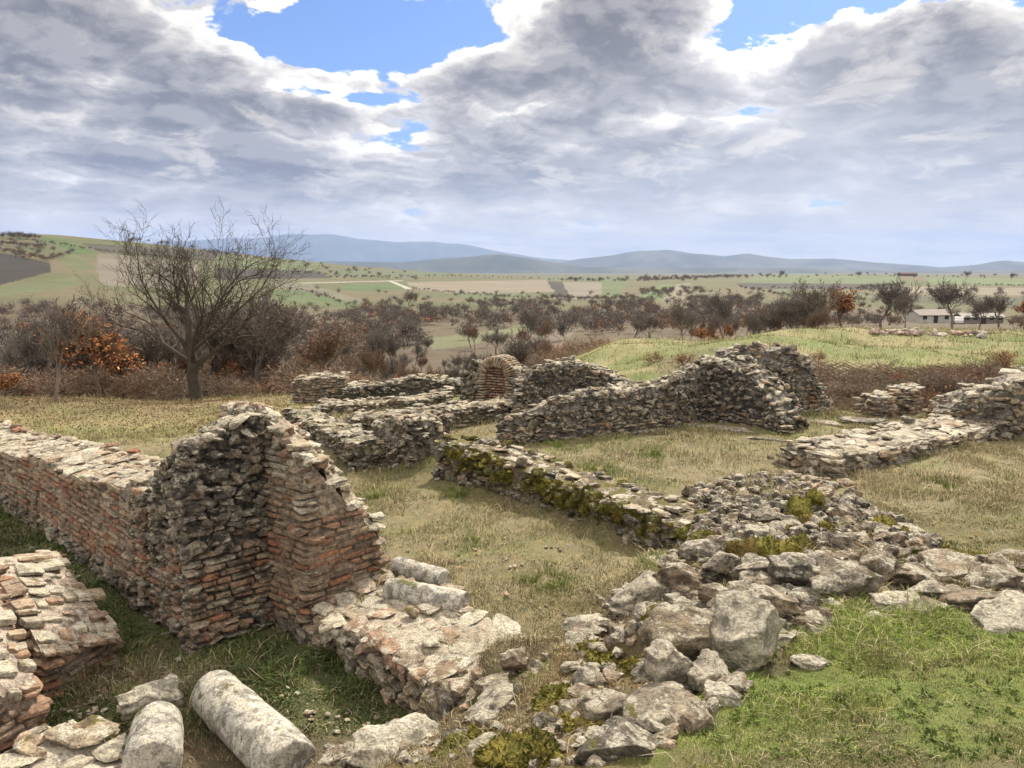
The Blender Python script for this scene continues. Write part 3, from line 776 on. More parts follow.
# --- tall pier: left half, right half
c1 = at(195, 648, -.35); c2 = at(273, 622, -.35); c3 = at(312, 641, -.35); c4 = at(382, 578, -.0)
dA = (c1-at(90, 567, -.35)); dA /= np.linalg.norm(dA)
w1 = c2-c1
def st_pier1(s, t):
    if t < .10: return style_flat(BRICK+DARK, .22, .06)
    if s > .0 and t < .42: return style_brick(BRICK+BRICKPALE)
    if t < .55 and s > .5: return style_brick(BRICKPALE+GREY)
    return style_rub(DARK+GREY, .13, .075, prot=.035)
P1 = [tuple(c1-dA*1.25)+(.62,), tuple(c1-dA*.8)+(.95,), tuple(c1-dA*.5)+(1.18,), tuple(c1-dA*.22)+(1.42,), tuple(c1)+(1.50,)]
wall('ruined_pier', 'tallest broken pier, its dark rubble left half over worn brick courses', 'pier', P1, -.35, w1, st_pier1, TOPRUB, mats=(M_RUBBLE, M_RUBBLE, M_CAP), parts=('rubble_facing', 'core', 'top_rubble'), backtop=[1.1, 1.45, 1.62, 1.70, 1.68], corecol=(.13, .12, .11), xy=True, noise_top=.05, cinset=.05)
w2 = (c4-c3)
def st_pier2(s, t):
    if t < .07: return style_rub(GREY+DARK, .2, .09)
    if t < .62: return style_brick(BRICK+BRICKPALE[:3] if t < .5 else BRICKPALE+BRICK[:3], .21)
    if t < .8: return style_brick(BRICKPALE+PALE, .22)
    return style_flat(BRICKPALE+PALE+GREY, .2, .07)
P2 = [tuple(c2-dA*.75+w2*.0)+(1.62,), tuple(c2-dA*.3)+(1.70,), tuple(c2+dA*.1)+(1.62,), tuple(c2+(c3-c2)*.55)+(1.50,), tuple(c3)+(1.30,)]
wall('ruined_pier', 'brick-coursed right half of the tallest pier, stepping down over the low plinth', 'pier', P2, -.35, w2, st_pier2, dict(T=T_SLAB, pal=PALE+BRICKPALE, l=.2, w=.16, h=.06, zj=.02, tilt=.12), mats=(M_BRICK, M_MASON, M_CAP), parts=('brick_facing', 'core', 'top_course'), backtop=[1.25, 1.1, .9, .7, .42], prof=lambda q: float(np.interp(q, [0, .22, .27, .45, .50, .72, .77, .92, 1], [0, .05, .27, .33, .55, .62, .82, .88, 1])), corecol=(.34, .28, .21), xy=True, noise_top=.05, cinset=.008)
# block of mixed rubble filling the notch above the right half
# --- low plinth
def st_plinth(s, t): return style_flat(GREY+BRICKPALE, .2, .075, prot=.03) if t > .6 else style_rub(GREY+DARK+TAN, .2, .11)
wall('stone_plinth', 'low crumbling plinth with mortared top reaching from the tall pier toward the bottom rocks', 'plinth', [(298, 630, 604), (340, 664, 624), (393, 697, 652), (428, 722, 680), (452, 738, 694)], -.35, D2*.82, st_plinth, dict(T=T_SLAB, pal=PALE+TAN+BRICKPALE, l=.24, w=.2, h=.05, zj=.015, tilt=.08), mats=(M_MASON, M_CAP, M_CAP), parts=('stone_facing', 'core', 'top_course'), backtop=[.10, .12, .10, .08, .05], corecol=(.34, .29, .225), topdens=.95)

# --- bottom-left brick stubs
e1 = at(46, 700, -.35); e2 = at(113, 660, -.35)
def st_lb(s, t): return style_brick(BRICK, .2, .064) if t < .8 else style_brick(BRICKPALE+PALE, .2, .064)
Q = [tuple(e1-D1*1.6)+(.34,), tuple(e1-D1*1.0)+(.26,), tuple(e1-D1*.5)+(.17,), tuple(e1-D1*.2)+(.10,), tuple(e1)+(.04,)]
wall('brick_stub', 'red brick wall stub with stepped end facing the trench, farther of two at left edge', 'wall', Q, -.35, e2-e1, st_lb, TOPBRICK, mats=(M_BRICK, M_MASON, M_CAP), parts=('brick_facing', 'core', 'top_course'), backtop=[.20, .14, .06, -.04, -.12], corecol=(.36, .29, .24), xy=True, cinset=.008, group='brick stubs at the left edge')
g1 = at(-60, 800, -.3); g2 = at(44, 738, -.3)
Q = [tuple(g1-D1*1.3)+(.55,), tuple(g1-D1*.7)+(.46,), tuple(g1-D1*.25)+(.36,), tuple(g1)+(.28,)]
wall('brick_stub', 'nearest red brick wall stub cut off by the bottom left edge', 'wall', Q, -.35, g2-g1, st_lb, TOPBRICK, mats=(M_BRICK, M_MASON, M_CAP), parts=('brick_facing', 'core', 'top_course'), backtop=[.42, .32, .20, .08], corecol=(.36, .29, .24), xy=True, cinset=.008, group='brick stubs at the left edge')
g3 = at(-60, 772, -.2); 
Q = [tuple(at(-40, 775, -.2))+(-.14,), tuple(at(20, 800, -.2))+(-.15,), tuple(at(70, 830, -.2))+(-.16,)]
wall('mortared_footing', 'flat pale mortared footing in the bottom left corner below the brick stubs', 'footing', Q, -.4, D2*.62, lambda s, t: style_flat(TAN+PALE, .2, .07), dict(T=T_SLAB, pal=PALE+TAN, l=.26, w=.2, h=.05, zj=.015, tilt=.08), mats=(M_MASON, M_CAP, M_CAP), corecol=(.42, .37, .30), xy=True, parts=('stone_facing', 'core', 'top_course'))

# --- mossy retaining wall between the two rooms
def st_moss(s, t):
    r = rng.random()
    if t > .35 and r < (.75 if s > .12 else .45): return style_rub(MOSS, .12, .08, prot=.03)
    return style_rub(GREY+DARK, .15, .10)
E_S = [(437, 480, 446), (470, 488, 456), (500, 497, 466), (550, 512, 485), (600, 530, 503), (650, 549, 520), (690, 563, 535)]
eF0 = at(437, 480, 0); eF1 = at(650, 549, 0); ed = (eF1-eF0)/np.linalg.norm(eF1-eF0); en = np.array([-ed[1], ed[0]])
_, EF, EB = wall('mossy_wall', 'low retaining wall covered in green-yellow moss between the two grassy rooms', 'wall', [(a_, b_, c_-5) for a_, b_, c_ in E_S], 0, en*.62, st_moss, dict(T=T_SLAB, pal=TAN+GREY+PALE+MOSS[:1], l=.2, w=.16, h=.05, zj=.015, tilt=.12), mats=(M_MOSSY, M_MOSSY, M_CAP), topdens=.40, backtop=.0, corecol=(.17, .135, .085), parts=('mossy_facing', 'core', 'top_stones'))

# --- far walls of the second room
def st_far(s, t): return style_flat(BRICKPALE+GREY, .22, .065) if t < .42 and (int(t*12) % 2 == 0 or t < .2) else style_rub(GREY+DARK, .14, .085)
RUBTOP = dict(T=T_RUB, pal=PALE+GREY, l=.17, w=.15, h=.08, zj=.03, tilt=.25)
wall('rubble_wall', 'long low rubble wall with brick bands closing the far side of the second room', 'wall', [(500, 443, 420), (522, 443, 414), (545, 442, 404), (600, 438, 393), (650, 433, 389), (680, 427, 376), (705, 422, 362)], .3, np.array([.12, .55]), st_far, RUBTOP, mats=(M_RUBBLE, M_RUBBLE, M_CAP), backtop=.0, corecol=(.2, .18, .16))
wall('rubble_wall', 'dark eroded wall end sloping down to the right beside the highest far wall', 'wall', [(700, 421, 364), (722, 424, 360), (745, 428, 374), (765, 432, 396), (783, 437, 428)], .3, np.array([.5, .42]), lambda s, t: style_flat(BRICKPALE+DARK, .22, .065) if t < .22 else style_rub(DARK+GREY, .14, .085), RUBTOP, mats=(M_RUBBLE, M_RUBBLE, M_CAP), backtop=.02, corecol=(.12, .11, .10), noise_top=.05)
wall('rubble_wall', 'highest far rubble wall with brick band at its foot and rounded top', 'wall', [(704, 419, 362), (725, 418, 352), (750, 417, 349), (785, 417, 350), (803, 416, 358), (815, 415, 380), (828, 414, 403)], .28, np.array([.15, .6]), lambda s, t: style_brick(BRICK+BRICKPALE) if .1 < t < .27 and s > .5 else style_rub(GREY+DARK+TAN, .14, .085), RUBTOP, mats=(M_RUBBLE, M_RUBBLE, M_CAP), backtop=-.02, corecol=(.22, .2, .18), noise_top=.05)
wall('rubble_wall', 'humped rubble wall just right of the brick niche', 'wall', [(516, 412, 384), (532, 411, 372), (550, 410, 365), (580, 409, 365), (605, 407, 372), (622, 405, 382), (640, 404, 390)], .2, np.array([.05, .6]), lambda s, t: style_flat(BRICKPALE+PALE, .25, .07) if s > .72 and t > .5 else style_rub(GREY+DARK, .13, .08), RUBTOP, mats=(M_RUBBLE, M_RUBBLE, M_CAP), backtop=0, corecol=(.2, .18, .16))
TOPREAR = dict(T=T_SLAB, pal=TAN+GREY+GREY, l=.20, w=.15, h=.05, zj=.018, tilt=.10)
# --- complex of low walls at the left rear
def st_dk(s, t): return style_flat(DARK+GREY, .2, .06) if t < .8 else style_flat(PALE+TAN, .22, .05)
wall('low_wall', 'long low dark wall running under the brick niche', 'wall', [(348, 436, 419), (390, 436, 414), (440, 430, 410), (500, 421, 405), (530, 415, 403)], 0, np.array([.0, .7]), st_dk, TOPREAR, mats=(M_RUBBLE, M_RUBBLE, M_CAP), backtop=0, corecol=(.20, .17, .11), topdens=.62)
wall('low_wall', 'low curved wall left of the brick niche with pale flat top', 'wall', [(316, 413, 406), (345, 413, 405), (385, 411, 402), (420, 409, 400), (450, 404, 394)], 0, np.array([-.1, .8]), st_dk, TOPREAR, mats=(M_RUBBLE, M_RUBBLE, M_CAP), backtop=0, corecol=(.20, .17, .11), topdens=.62)
wall('low_wall', 'broad crumbling wall coming forward toward the tall pier from the left rear', 'wall', [(283, 424, 410), (305, 435, 420), (330, 450, 431), (352, 470, 445)], 0, np.array([.50, .28]), st_dk, TOPREAR, mats=(M_RUBBLE, M_RUBBLE, M_CAP), backtop=0, corecol=(.20, .18, .11), topdens=.5)
wall('brick_stack', 'square low brick block at the far left end of the rear walls', 'brick block', [(294, 401, 381), (318, 400, 378), (345, 399, 377)], -.25, np.array([-.1, .9]), lambda s, t: style_flat(BRICKPALE+GREY, .25, .065), TOPREAR, mats=(M_MASON, M_MASON, M_CAP), backtop=0, corecol=(.2, .16, .13))
wall('low_wall', 'dark ragged wall between the low brick block and the niche', 'wall', [(345, 399, 388), (375, 398, 385), (400, 396, 381), (420, 394, 377), (445, 393, 380), (470, 392, 384)], -.2, np.array([.0, .6]), lambda s, t: style_rub(DARK, .14, .07), TOPREAR, mats=(M_RUBBLE, M_RUBBLE, M_CAP), backtop=0, corecol=(.10, .09, .08), noise_top=.06)
wall('rubble_stub', 'square free-standing rubble stub with dark tumbled right side before the niche', 'wall stub', [(376, 463, 424), (395, 468, 419), (415, 471, 417), (436, 466, 424)], 0, np.array([.1, .55]), lambda s, t: style_rub(TAN+GREY, .09, .06, prot=.01) if s < .55 else style_rub(DARK+GREY, .17, .07, prot=.05), TOPREAR, mats=(M_RUBBLE, M_MASON, M_CAP), backtop=.02, corecol=(.26, .23, .20), noise_top=.05)
# --- right side
b1 = at(777, 464, .35)-at(834, 481, .35)
def st_r(s, t): return style_flat(TAN+GREY, .28, .085, prot=.02, joint=.01)
wall('stone_wall', 'long low wall of flat stones with pale top at right, running to the ragged heap', 'wall', [(834, 481, 457), (881, 473, 450), (930, 459, 441), (985, 444, 429), (1010, 438, 424)], .33, b1*.9, st_r, TOPFLAT, mats=(M_MASON, M_MASON, M_CAP), backtop=.02, corecol=(.26, .23, .19))
wall('rubble_wall', 'ragged stepped rubble wall at the right edge behind the flat-topped wall', 'wall', [(938, 428, 408), (950, 430, 404), (965, 433, 398), (985, 438, 396), (1000, 441, 386), (1024, 440, 379), (1060, 438, 377), (1110, 436, 384)], .35, np.array([.25, .7]), lambda s, t: style_flat(GREY+TAN, .26, .09, prot=.05, tilt=.1), dict(T=T_SLAB, pal=PALE+GREY, l=.3, w=.24, h=.08, zj=.04, tilt=.12), mats=(M_MASON, M_MASON, M_CAP), backtop=0, corecol=(.2, .18, .16), noise_top=.08)
wall('brick_stack', 'taller right half of the small free-standing brick pillar on the rear grass', 'brick pillar', [(893, 414, 391), (906, 413, 389), (918, 412, 389)], .28, np.array([.1, .5]), lambda s, t: style_flat(BRICKPALE+GREY+TAN, .22, .06), TOPFLAT, backtop=0, mats=(M_MASON, M_MASON, M_CAP), group='brick pillar on the rear grass')
wall('brick_stack', 'shorter left half of the small free-standing brick pillar on the rear grass', 'brick pillar', [(869, 415, 398), (881, 417, 397), (893, 417, 396)], .28, np.array([.08, .5]), lambda s, t: style_flat(BRICKPALE+GREY+TAN, .22, .06), TOPFLAT, backtop=0, mats=(M_MASON, M_MASON, M_CAP), group='brick pillar on the rear grass')

# --- brick niche
def niche():
    o = at(494, 404, .1); fwd = np.array([.45, .89]); fwd /= np.linalg.norm(fwd); rt = np.array([fwd[1], -fwd[0]])
    root = empty('brick_niche', (o[0], o[1], .1), 'arched red brick niche with pale barrel top rising above the rear walls', 'niche')
    Rr = .27; zc = .1+.55; dep = .62
    a = Acc()
    n = 23
    def P3(r_, ang, k): q = o+rt*(r_*math.cos(ang))+fwd*k; return np.array([q[0], q[1], zc+r_*math.sin(ang)])
    az0 = math.atan2(rt[1], rt[0])
    for k in range(3):
        for i in range(n):
            ang = math.pi*(i+.5)/n
            c = P3(Rr+.09, ang, .1+k*.19+rng.normal()*.01)
            half = np.array([.115, .095, .021])
            V, F = T_BRICK[rng.integers(len(T_BRICK))]
            W = V*half; th = ang
            # local x -> radial, y -> depth, z -> tangent
            X = np.array([rt[0]*math.cos(th), rt[1]*math.cos(th), math.sin(th)]); Z = np.array([-rt[0]*math.sin(th), -rt[1]*math.sin(th), math.cos(th)]); Yv = np.array([fwd[0], fwd[1], 0])
            a.add(W@np.array([X, Yv, Z])+c, F, pick(TAN+BRICKPALE))
    # jambs
    for sgn in (-1, 1):
        for k in range(6):
            z = .1
            while z < zc:
                q = o+rt*sgn*(Rr+.09)+fwd*(.1+k*.19)
                stone(a, T_BRICK, np.array([q[0], q[1], z]), np.array([.115, .095, .022]), az0+rng.normal()*.03, .03, pick(TAN+BRICKPALE)); z += .06
    a.build('arch', M_CAP, root)
    a = Acc()
    z = .1; row = 0
    while z < zc+Rr:
        hw = Rr if z < zc else math.sqrt(max(0, Rr*Rr-(z-zc)**2))
        s = -hw-(row % 2)*.06
        while s < hw:
            l = .17*rng.uniform(.8, 1.2); q = o+rt*(s+l/2)+fwd*.16
            if abs(s+l/2) < hw: stone(a, T_BRICK, np.array([q[0], q[1], z+.02]), np.array([l/2-.004, .06, .021]), az0, .02, pick([(.33, .20, .145), (.30, .175, .125), (.36, .26, .19), (.27, .15, .105)]))
            s += l
        z += .058; row += 1
    a.build('infill', M_BRICK, root)
    # masonry shoulders around it
    a = Acc()
    for sgn, w_, top in ((-1, .30, 1.0), (1, .40, .85)):
        for i in range(260):
            t_ = rng.random(); k = rng.uniform(0, dep); hh = rng.random()
            q = o+rt*sgn*(Rr+.2+t_*w_)+fwd*k; zz = .05+hh*(top-.35*t_)
            stone(a, T_RUB, np.array([q[0], q[1], zz]), np.array([.10, .09, .06])*rng.uniform(.8, 1.3), rng.uniform(0, 6.3), .3, pick(DARK+GREY))
    a.build('shoulder', M_RUBBLE, root)
    # mortar body behind the infill
    a = Acc(); f = o+fwd*.2
    F = np.array([(*(f-rt*Rr*.9), .0, zc+.05), (*(f-rt*Rr*.4), .0, zc+Rr*.8), (*f, .0, zc+Rr*.92), (*(f+rt*Rr*.4), .0, zc+Rr*.8), (*(f+rt*Rr*.9), .0, zc+.05)]); B = F.copy(); B[:, :2] += fwd*.5
    core_mesh(a, F, B, (.25, .2, .17), nz=.01); a.build('core', M_MASON, root)
niche()

# --- stone slabs lying on the rear grass
def single(name, label, cat, u, v, z, size, T, pal, mat, ang=0, tilt=(0, 0), group=None, idx=None, wpx=None):
    p = at(u, v, z) if z is not None else None
    if p is None:
        x, y, zz = cast(u, v); p = (x, y); z = zz+size[2]*.3
    V, F = T[idx if idx is not None else rng.integers(len(T))]
    W = V*np.array(size)@roteul(tilt[0], tilt[1], ang)
    c = pick(pal, .06); C = np.tile(c, (len(W), 1))*(1+.3*fbm(V*2.5+idx_seed(u), 3, 5)[:, None])
    o = mesh_obj(name, W, F, mat, cols=np.clip(C, .02, .8)); o.location = (p[0], p[1], z)
    return tag(o, label, cat, group)
def idx_seed(u): return (u*7.3) % 50
for u, v, sx, sy, an, lb in [(862, 421, .55, .22, -.35, 'longest flat slab lying on grass left of the brick pillar'), (893, 424, .42, .2, -.3, 'flat slab lying in front of the brick pillar'), (722, 428, .7, .12, -.6, 'narrow kerb slab by the foot of the eroded far wall'), (812, 422, .6, .12, -.5, 'thin kerb slab right of the eroded wall end'), (760, 440, .5, .12, -.5, 'kerb slab between far wall and the flat-topped wall')]:
    single('kerb_slab', lb, 'slab', u, v, .34, (sx*.8, sy*.8, .045), T_SLAB, GREY, M_MASON, an, group='slabs on the rear grass')

# ------------------------------------------------------------------ column drums
def drum(label, p, axis, L, r0, r1, cat='column drum', brk=.02, seed=1):
    """axis: unit vector in plan; p = near end centre"""
    nl, na_ = 90, 96
    s = np.linspace(0, 1, nl); a = np.linspace(0, 2*math.pi, na_, endpoint=False)
    S, Aa = np.meshgrid(s, a, indexing='ij')
    r = r0+(r1-r0)*S
    # rounded, chipped ends
    e = np.minimum(S, 1-S)*L; r = r*(1-.10*np.exp(-e/.02))
    ax = np.array([axis[0], axis[1], 0.]); sd = np.array([-axis[1], axis[0], 0.]); up = np.array([0, 0, 1.])
    P = p[None, None, :]+S[..., None]*L*ax+r[..., None]*(np.cos(Aa)[..., None]*sd+np.sin(Aa)[..., None]*up)
    V = P.reshape(-1, 3)
    n = fbm(V*4+seed*5, 5, seed)*.045*r0+fbm(V*22+seed, 3, seed+4)*.003
    cen = p+np.clip(((V-p)@ax), 0, L)[:, None]*ax
    rad = V-cen; ln = np.linalg.norm(rad, axis=1, keepdims=True); V = cen+rad*(1+n[:, None]/ln)
    V = V+np.outer(brk*fbm(V*3+9+seed, 3, seed+2)*np.where(S.ravel() > .5, 1, .4)*(np.abs(S.ravel()-.5)*2)**6, ax)
    ii = np.arange(nl-1)[:, None]*na_; jj = np.arange(na_); j2 = (jj+1) % na_
    q = np.stack([ii+jj, ii+j2, ii+na_+j2, ii+na_+jj], -1).reshape(-1, 4)
    allV = [V]; nV = len(V); tris = []; quads = [q]
    for end in (0, 1):                       # end discs as concentric rings
        ring0 = (0 if end == 0 else (nl-1)*na_)+np.arange(na_)
        prev = ring0; cpt = p+ax*(0 if end == 0 else L)
        for k, f in enumerate((.85, .65, .4, .15)):
            rv = cpt+(V[ring0]-cpt)*f; rv = rv+np.outer(.012*fbm(rv*14+seed, 3, seed+8), ax)
            allV.append(rv); cur = nV+np.arange(na_); nV += na_
            qq = np.stack([prev, prev[j2], cur[j2], cur], 1)
            quads.append(qq[:, ::-1] if end == 0 else qq); prev = cur
        allV.append(cpt[None]); tr = np.stack([prev, prev[j2], np.full(na_, nV)], 1); nV += 1
        tris.append(tr[:, ::-1] if end == 0 else tr)
    V = np.concatenate(allV); C = np.tile(np.array((.40, .38, .335)), (len(V), 1))*(1+.2*fbm(V*3, 3, 3)[:, None])
    o = mesh_obj('column_drum', V, [np.concatenate(quads), np.concatenate(tris)], M_DRUM, cols=C, origin=tuple(p))
    return tag(o, label, cat, 'fallen column drums')
def drum_px(label, ua, va, ub, vb, z, r0, r1, seed):
    a = at(ua, va, z); b = at(ub, vb, z); d = b-a; L = np.linalg.norm(d)
    drum(label, np.array([a[0], a[1], z]), d/L, L, r0, r1, seed=seed)
drum_px('longest lichened column drum lying in the trench at bottom left', 212, 690, 292, 768, -.17, .17, .185, 1)
drum_px('upper of two fallen column drums on the dry grass beside the tall pier', 396, 566, 444, 580, .10, .098, .102, 2)
drum_px('lower of two fallen column drums on the dry grass above the plinth', 388, 589, 464, 604, .11, .102, .112, 3)
drum_px('short mossy column stub with rounded end left of the longest drum', 158, 722, 152, 768, -.17, .165, .18, 5)
single('boulder', 'pitted pale stone behind the short mossy stub, left of the longest drum', 'boulder', 152, 700, -.24, (.22, .13, .11), T_ROCKHI, PALE, M_DRUM, .6, idx=2)

# ------------------------------------------------------------------ big rocks of the tumbled wall (each can be lifted away)
RK = [
 (648, 592, .68, 74, 40, 0, .2, PALE, 'big pale lichen-covered boulder at the grassy court edge of the tumbled wall'),
 (590, 625, .18, 66, 40, 3, .1, GREY+PALE, 'grey lump half sunk in dry grass at left of the tumbled wall'),
 (745, 627, 1.12, 64, 66, 5, -.2, PALE, 'largest upright block of the tumbled wall, pale and pitted'),
 (694, 632, 1.02, 84, 44, 7, .1, [(.21, .17, .115), (.24, .195, .14)], 'brown-stained block left of the largest upright block'),
 (667, 663, 1.10, 48, 46, 2, .7, GREY, 'sharp-edged grey cornered stone sitting before the brown-stained block'),
 (709, 678, 1.02, 42, 30, 4, .5, GREY+PALE, 'flat grey stone right of the sharp-edged cornered stone'),
 (662, 712, 1.02, 76, 38, 6, .35, GREY+PALE, 'long grey slab overhanging the green grass'),
 (612, 703, .92, 52, 26, 8, .1, GREY, 'grey stone left of the long overhanging slab'),
 (618, 746, 1.02, 84, 46, 9, .4, GREY+PALE, 'big sloping stone at the bottom edge of the photo'),
 (720, 694, .96, 30, 20, 1, .2, GREY, 'small stone tucked under the flat grey stone beside the grass'),
 (547, 739, .72, 30, 26, 3, .1, PALE, 'small pale stone alone on orange moss near the bottom'),
 (504, 702, .30, 84, 34, 0, .6, GREY+PALE, 'leaning mossy slab at the end of the low plinth'),
 (514, 661, .25, 24, 22, 2, .1, GREY, 'small round blue-grey stone beyond the plinth end'),
 (395, 752, .05, 70, 34, 4, .1, GREY+PALE, 'lumpy lichened stone at the bottom edge right of the longest drum'),
 (458, 748, .25, 40, 28, 5, .1, GREY, 'stone on the bottom bank right of the lumpy lichened stone'),
 (344, 758, -.15, 36, 22, 7, .1, GREY, 'low stone touching the end of the longest drum'),
 (495, 683, .22, 34, 16, 1, .1, GREY+TAN, 'tan stone between plinth and leaning mossy slab'),
 (878, 569, .98, 36, 38, 6, .2, [(.24, .195, .14)], 'rounded brown-grey stone where the tumbled wall meets the slabs'),
 (835, 575, 1.0, 56, 34, 8, .1, GREY, 'grey stone left of the rounded brown-grey stone'),
 (800, 572, 1.0, 56, 34, 2, .1, PALE+GREY, 'white-patched stone on the middle crest of the tumbled wall'),
 (800, 602, .98, 44, 44, 3, .4, GREY, 'block standing on edge above the green grass'),
 (818, 628, .93, 32, 32, 5, .2, PALE+GREY, 'pale block below the one on edge, touching the grass'),
 (760, 572, .92, 52, 30, 9, .0, GREY, 'stone on the crest below the thick moss cushion'),
 (722, 563, .85, 46, 26, 0, .3, GREY, 'grey crest stone left of the moss cushion'),
 (700, 552, .75, 44, 26, 6, .3, PALE+GREY, 'pale crest stone nearest the dark end of the mossy wall'),
 (771, 540, .70, 50, 26, 4, .0, GREY, 'stone behind the crest under the moss cushion'),
 (680, 578, .78, 46, 30, 1, .0, GREY+PALE, 'stone right of the big pale boulder'),
 (716, 592, .92, 50, 28, 3, .2, [(.24, .195, .14)], 'brown stone between the big pale boulder and the crest'),
 (770, 600, 1.05, 40, 26, 7, .1, GREY, 'stone resting on top of the largest upright block'),
 (912, 575, .90, 44, 22, 1, .2, [(.27, .21, .15)], 'brown slab just right of the rounded brown-grey stone'),
 (948, 566, .86, 54, 22, 5, .1, [(.28, .225, .16)], 'brown slab with white lichen patch at right'),
 (985, 575, .88, 40, 20, 8, .0, [(.25, .205, .15)], 'dark brown slab near the right edge'),
 (930, 592, .92, 44, 20, 9, .0, GREY, 'grey slab bordering the green grass at right'),
 (900, 605, .95, 46, 20, 2, .0, PALE+GREY, 'pale slab low in the green grass left of centre right'),
 (972, 600, .93, 46, 20, 7, .1, [(.25, .20, .145)], 'brown slab bordering the grass nearer the right edge'),
 (1012, 622, .95, 60, 16, 4, .1, PALE, 'long pale slab at the right edge of the grass'),
 (874, 617, .96, 34, 12, 0, .0, PALE, 'flat pale stone lying in the green grass below the brown slabs'),
 (810, 663, .98, 36, 16, 6, .0, PALE, 'flat white stone alone in the green grass'),
 (1010, 556, .8, 40, 22, 3, .2, [(.26, .23, .17)], 'weathered stone at the right edge above the slabs'),
 (913, 534, .62, 34, 12, 5, .0, PALE, 'white flat stone on the dry grass right of the mossy heap'),
 (372, 462, .05, 12, 8, 3, .0, PALE, 'small white stone beside the free-standing rubble stub'),
 (765, 516, .78, 26, 14, 2, .3, PALE, 'small white stone on top of the mossy heap'),
]
for i, (u, v, z, w, h, ti, an, pal, lb) in enumerate(RK):
    p = at(u, v, z); dist = math.sqrt(p[0]**2+p[1]**2+(H-z)**2)
    sx = w*dist/FPX/2*1.05; sz = max(.03, h*dist/FPX/2*.85)
    if lb.startswith(('flat pale', 'flat white', 'long pale', 'white flat', 'pale slab low')): z = gz(*p)+sz*.25
    single('boulder' if w > 45 else 'loose_stone', lb, 'stone', u, v, z, (sx, sx*rng.uniform(.7, .95), sz), T_ROCKHI, pal, M_ROCK, an, (rng.normal()*.12, rng.normal()*.12), 'stones of the tumbled wall', idx=ti)

# --- smaller stones packed between them
def pack(name, label, cat, polys_px, n, size, pal, mat, T=T_RUB, lift=.3, parent=None, part='stone', nsep=100, flat=.75):
    pts = []
    for poly, k in polys_px:
        a = np.array(poly); c = 0
        while c < k:
            u = rng.uniform(a[:, 0].min(), a[:, 0].max()); v = rng.uniform(a[:, 1].min(), a[:, 1].max())
            if inpoly(np.array([u]), np.array([v]), poly)[0]: pts.append((u, v)); c += 1
    hits = [cast(u, v) for u, v in pts]
    cx = np.mean([h[0] for h in hits]); cy = np.mean([h[1] for h in hits]); cz = min(h[2] for h in hits)
    root = empty(name, (cx, cy, cz), label, cat)
    big = Acc(); k = 0
    for x, y, z in hits:
        s = rng.uniform(*size)*(.7+.6*rng.random()**2)
        a = big if k >= nsep else Acc()
        stone(a, T, np.array([x, y, z+s*lift*.5]), np.array([s, s*rng.uniform(.6, 1), s*flat*rng.uniform(.6, 1.1)]), rng.uniform(0, 6.28), .25, pick(pal))
        if k < nsep: a.build(part, mat, root, smooth=False)
        k += 1
    o = big.build('rubble_fill', mat, root, smooth=False)
    if o: tag(o, kind='stuff')
    return root
pack('tumbled_wall', 'tumbled dry stone wall running diagonally from bottom centre to the right edge', 'rubble wall',
     [([(600, 600), (640, 570), (690, 530), (760, 530), (860, 550), (885, 575), (860, 600), (800, 640), (740, 680), (680, 640), (620, 650)], 420), ([(560, 640), (640, 620), (690, 640), (700, 690), (620, 720), (560, 690)], 50), ([(640, 700), (740, 660), (760, 670), (690, 740), (650, 760)], 26), ([(560, 640), (620, 610), (600, 660)], 14)], 0, (.03, .095), GREY+PALE+[(.23, .185, .13)]*2, M_ROCK, nsep=100, lift=.35, flat=.6)
pack('stone_bank', 'mossy earth bank strewn with small stones between plinth end and tumbled wall', 'bank',
     [([(440, 720), (520, 650), (600, 640), (650, 690), (600, 768), (420, 768)], 150), ([(330, 750), (430, 735), (470, 768), (330, 768)], 60)], 0, (.016, .055), PALE+GREY+TAN, M_ROCK, lift=.3)
pack('mossy_heap', 'dark rubble heap with thick yellow-green moss between the rooms and the right field', 'rubble heap',
     [([(690, 490), (740, 475), (800, 480), (850, 500), (940, 545), (920, 570), (860, 560), (760, 545), (690, 545)], 480), ([(690, 500), (730, 480), (760, 510), (750, 545), (690, 550)], 110)], 0, (.035, .095), DARK+GREY+[(.22, .18, .125)], M_RUBBLE, nsep=100, lift=.9)
pack('slab_row', 'low row of brown flat stones bordering the green grass at the right edge', 'stone row',
     [([(860, 560), (930, 545), (1030, 570), (1030, 610), (900, 612), (860, 590)], 60)], 0, (.06, .12), [(.25, .20, .145), (.20, .165, .125), (.33, .29, .23)], M_ROCK, T=T_SLAB, lift=.2, flat=.4)
pack('rubble_scatter', 'broken stones scattered along the foot of the flat-topped wall end', 'rubble', [([(770, 455), (850, 480), (860, 500), (800, 500), (760, 470)], 50)], 0, (.05, .11), GREY+TAN, M_MASON, lift=.3)

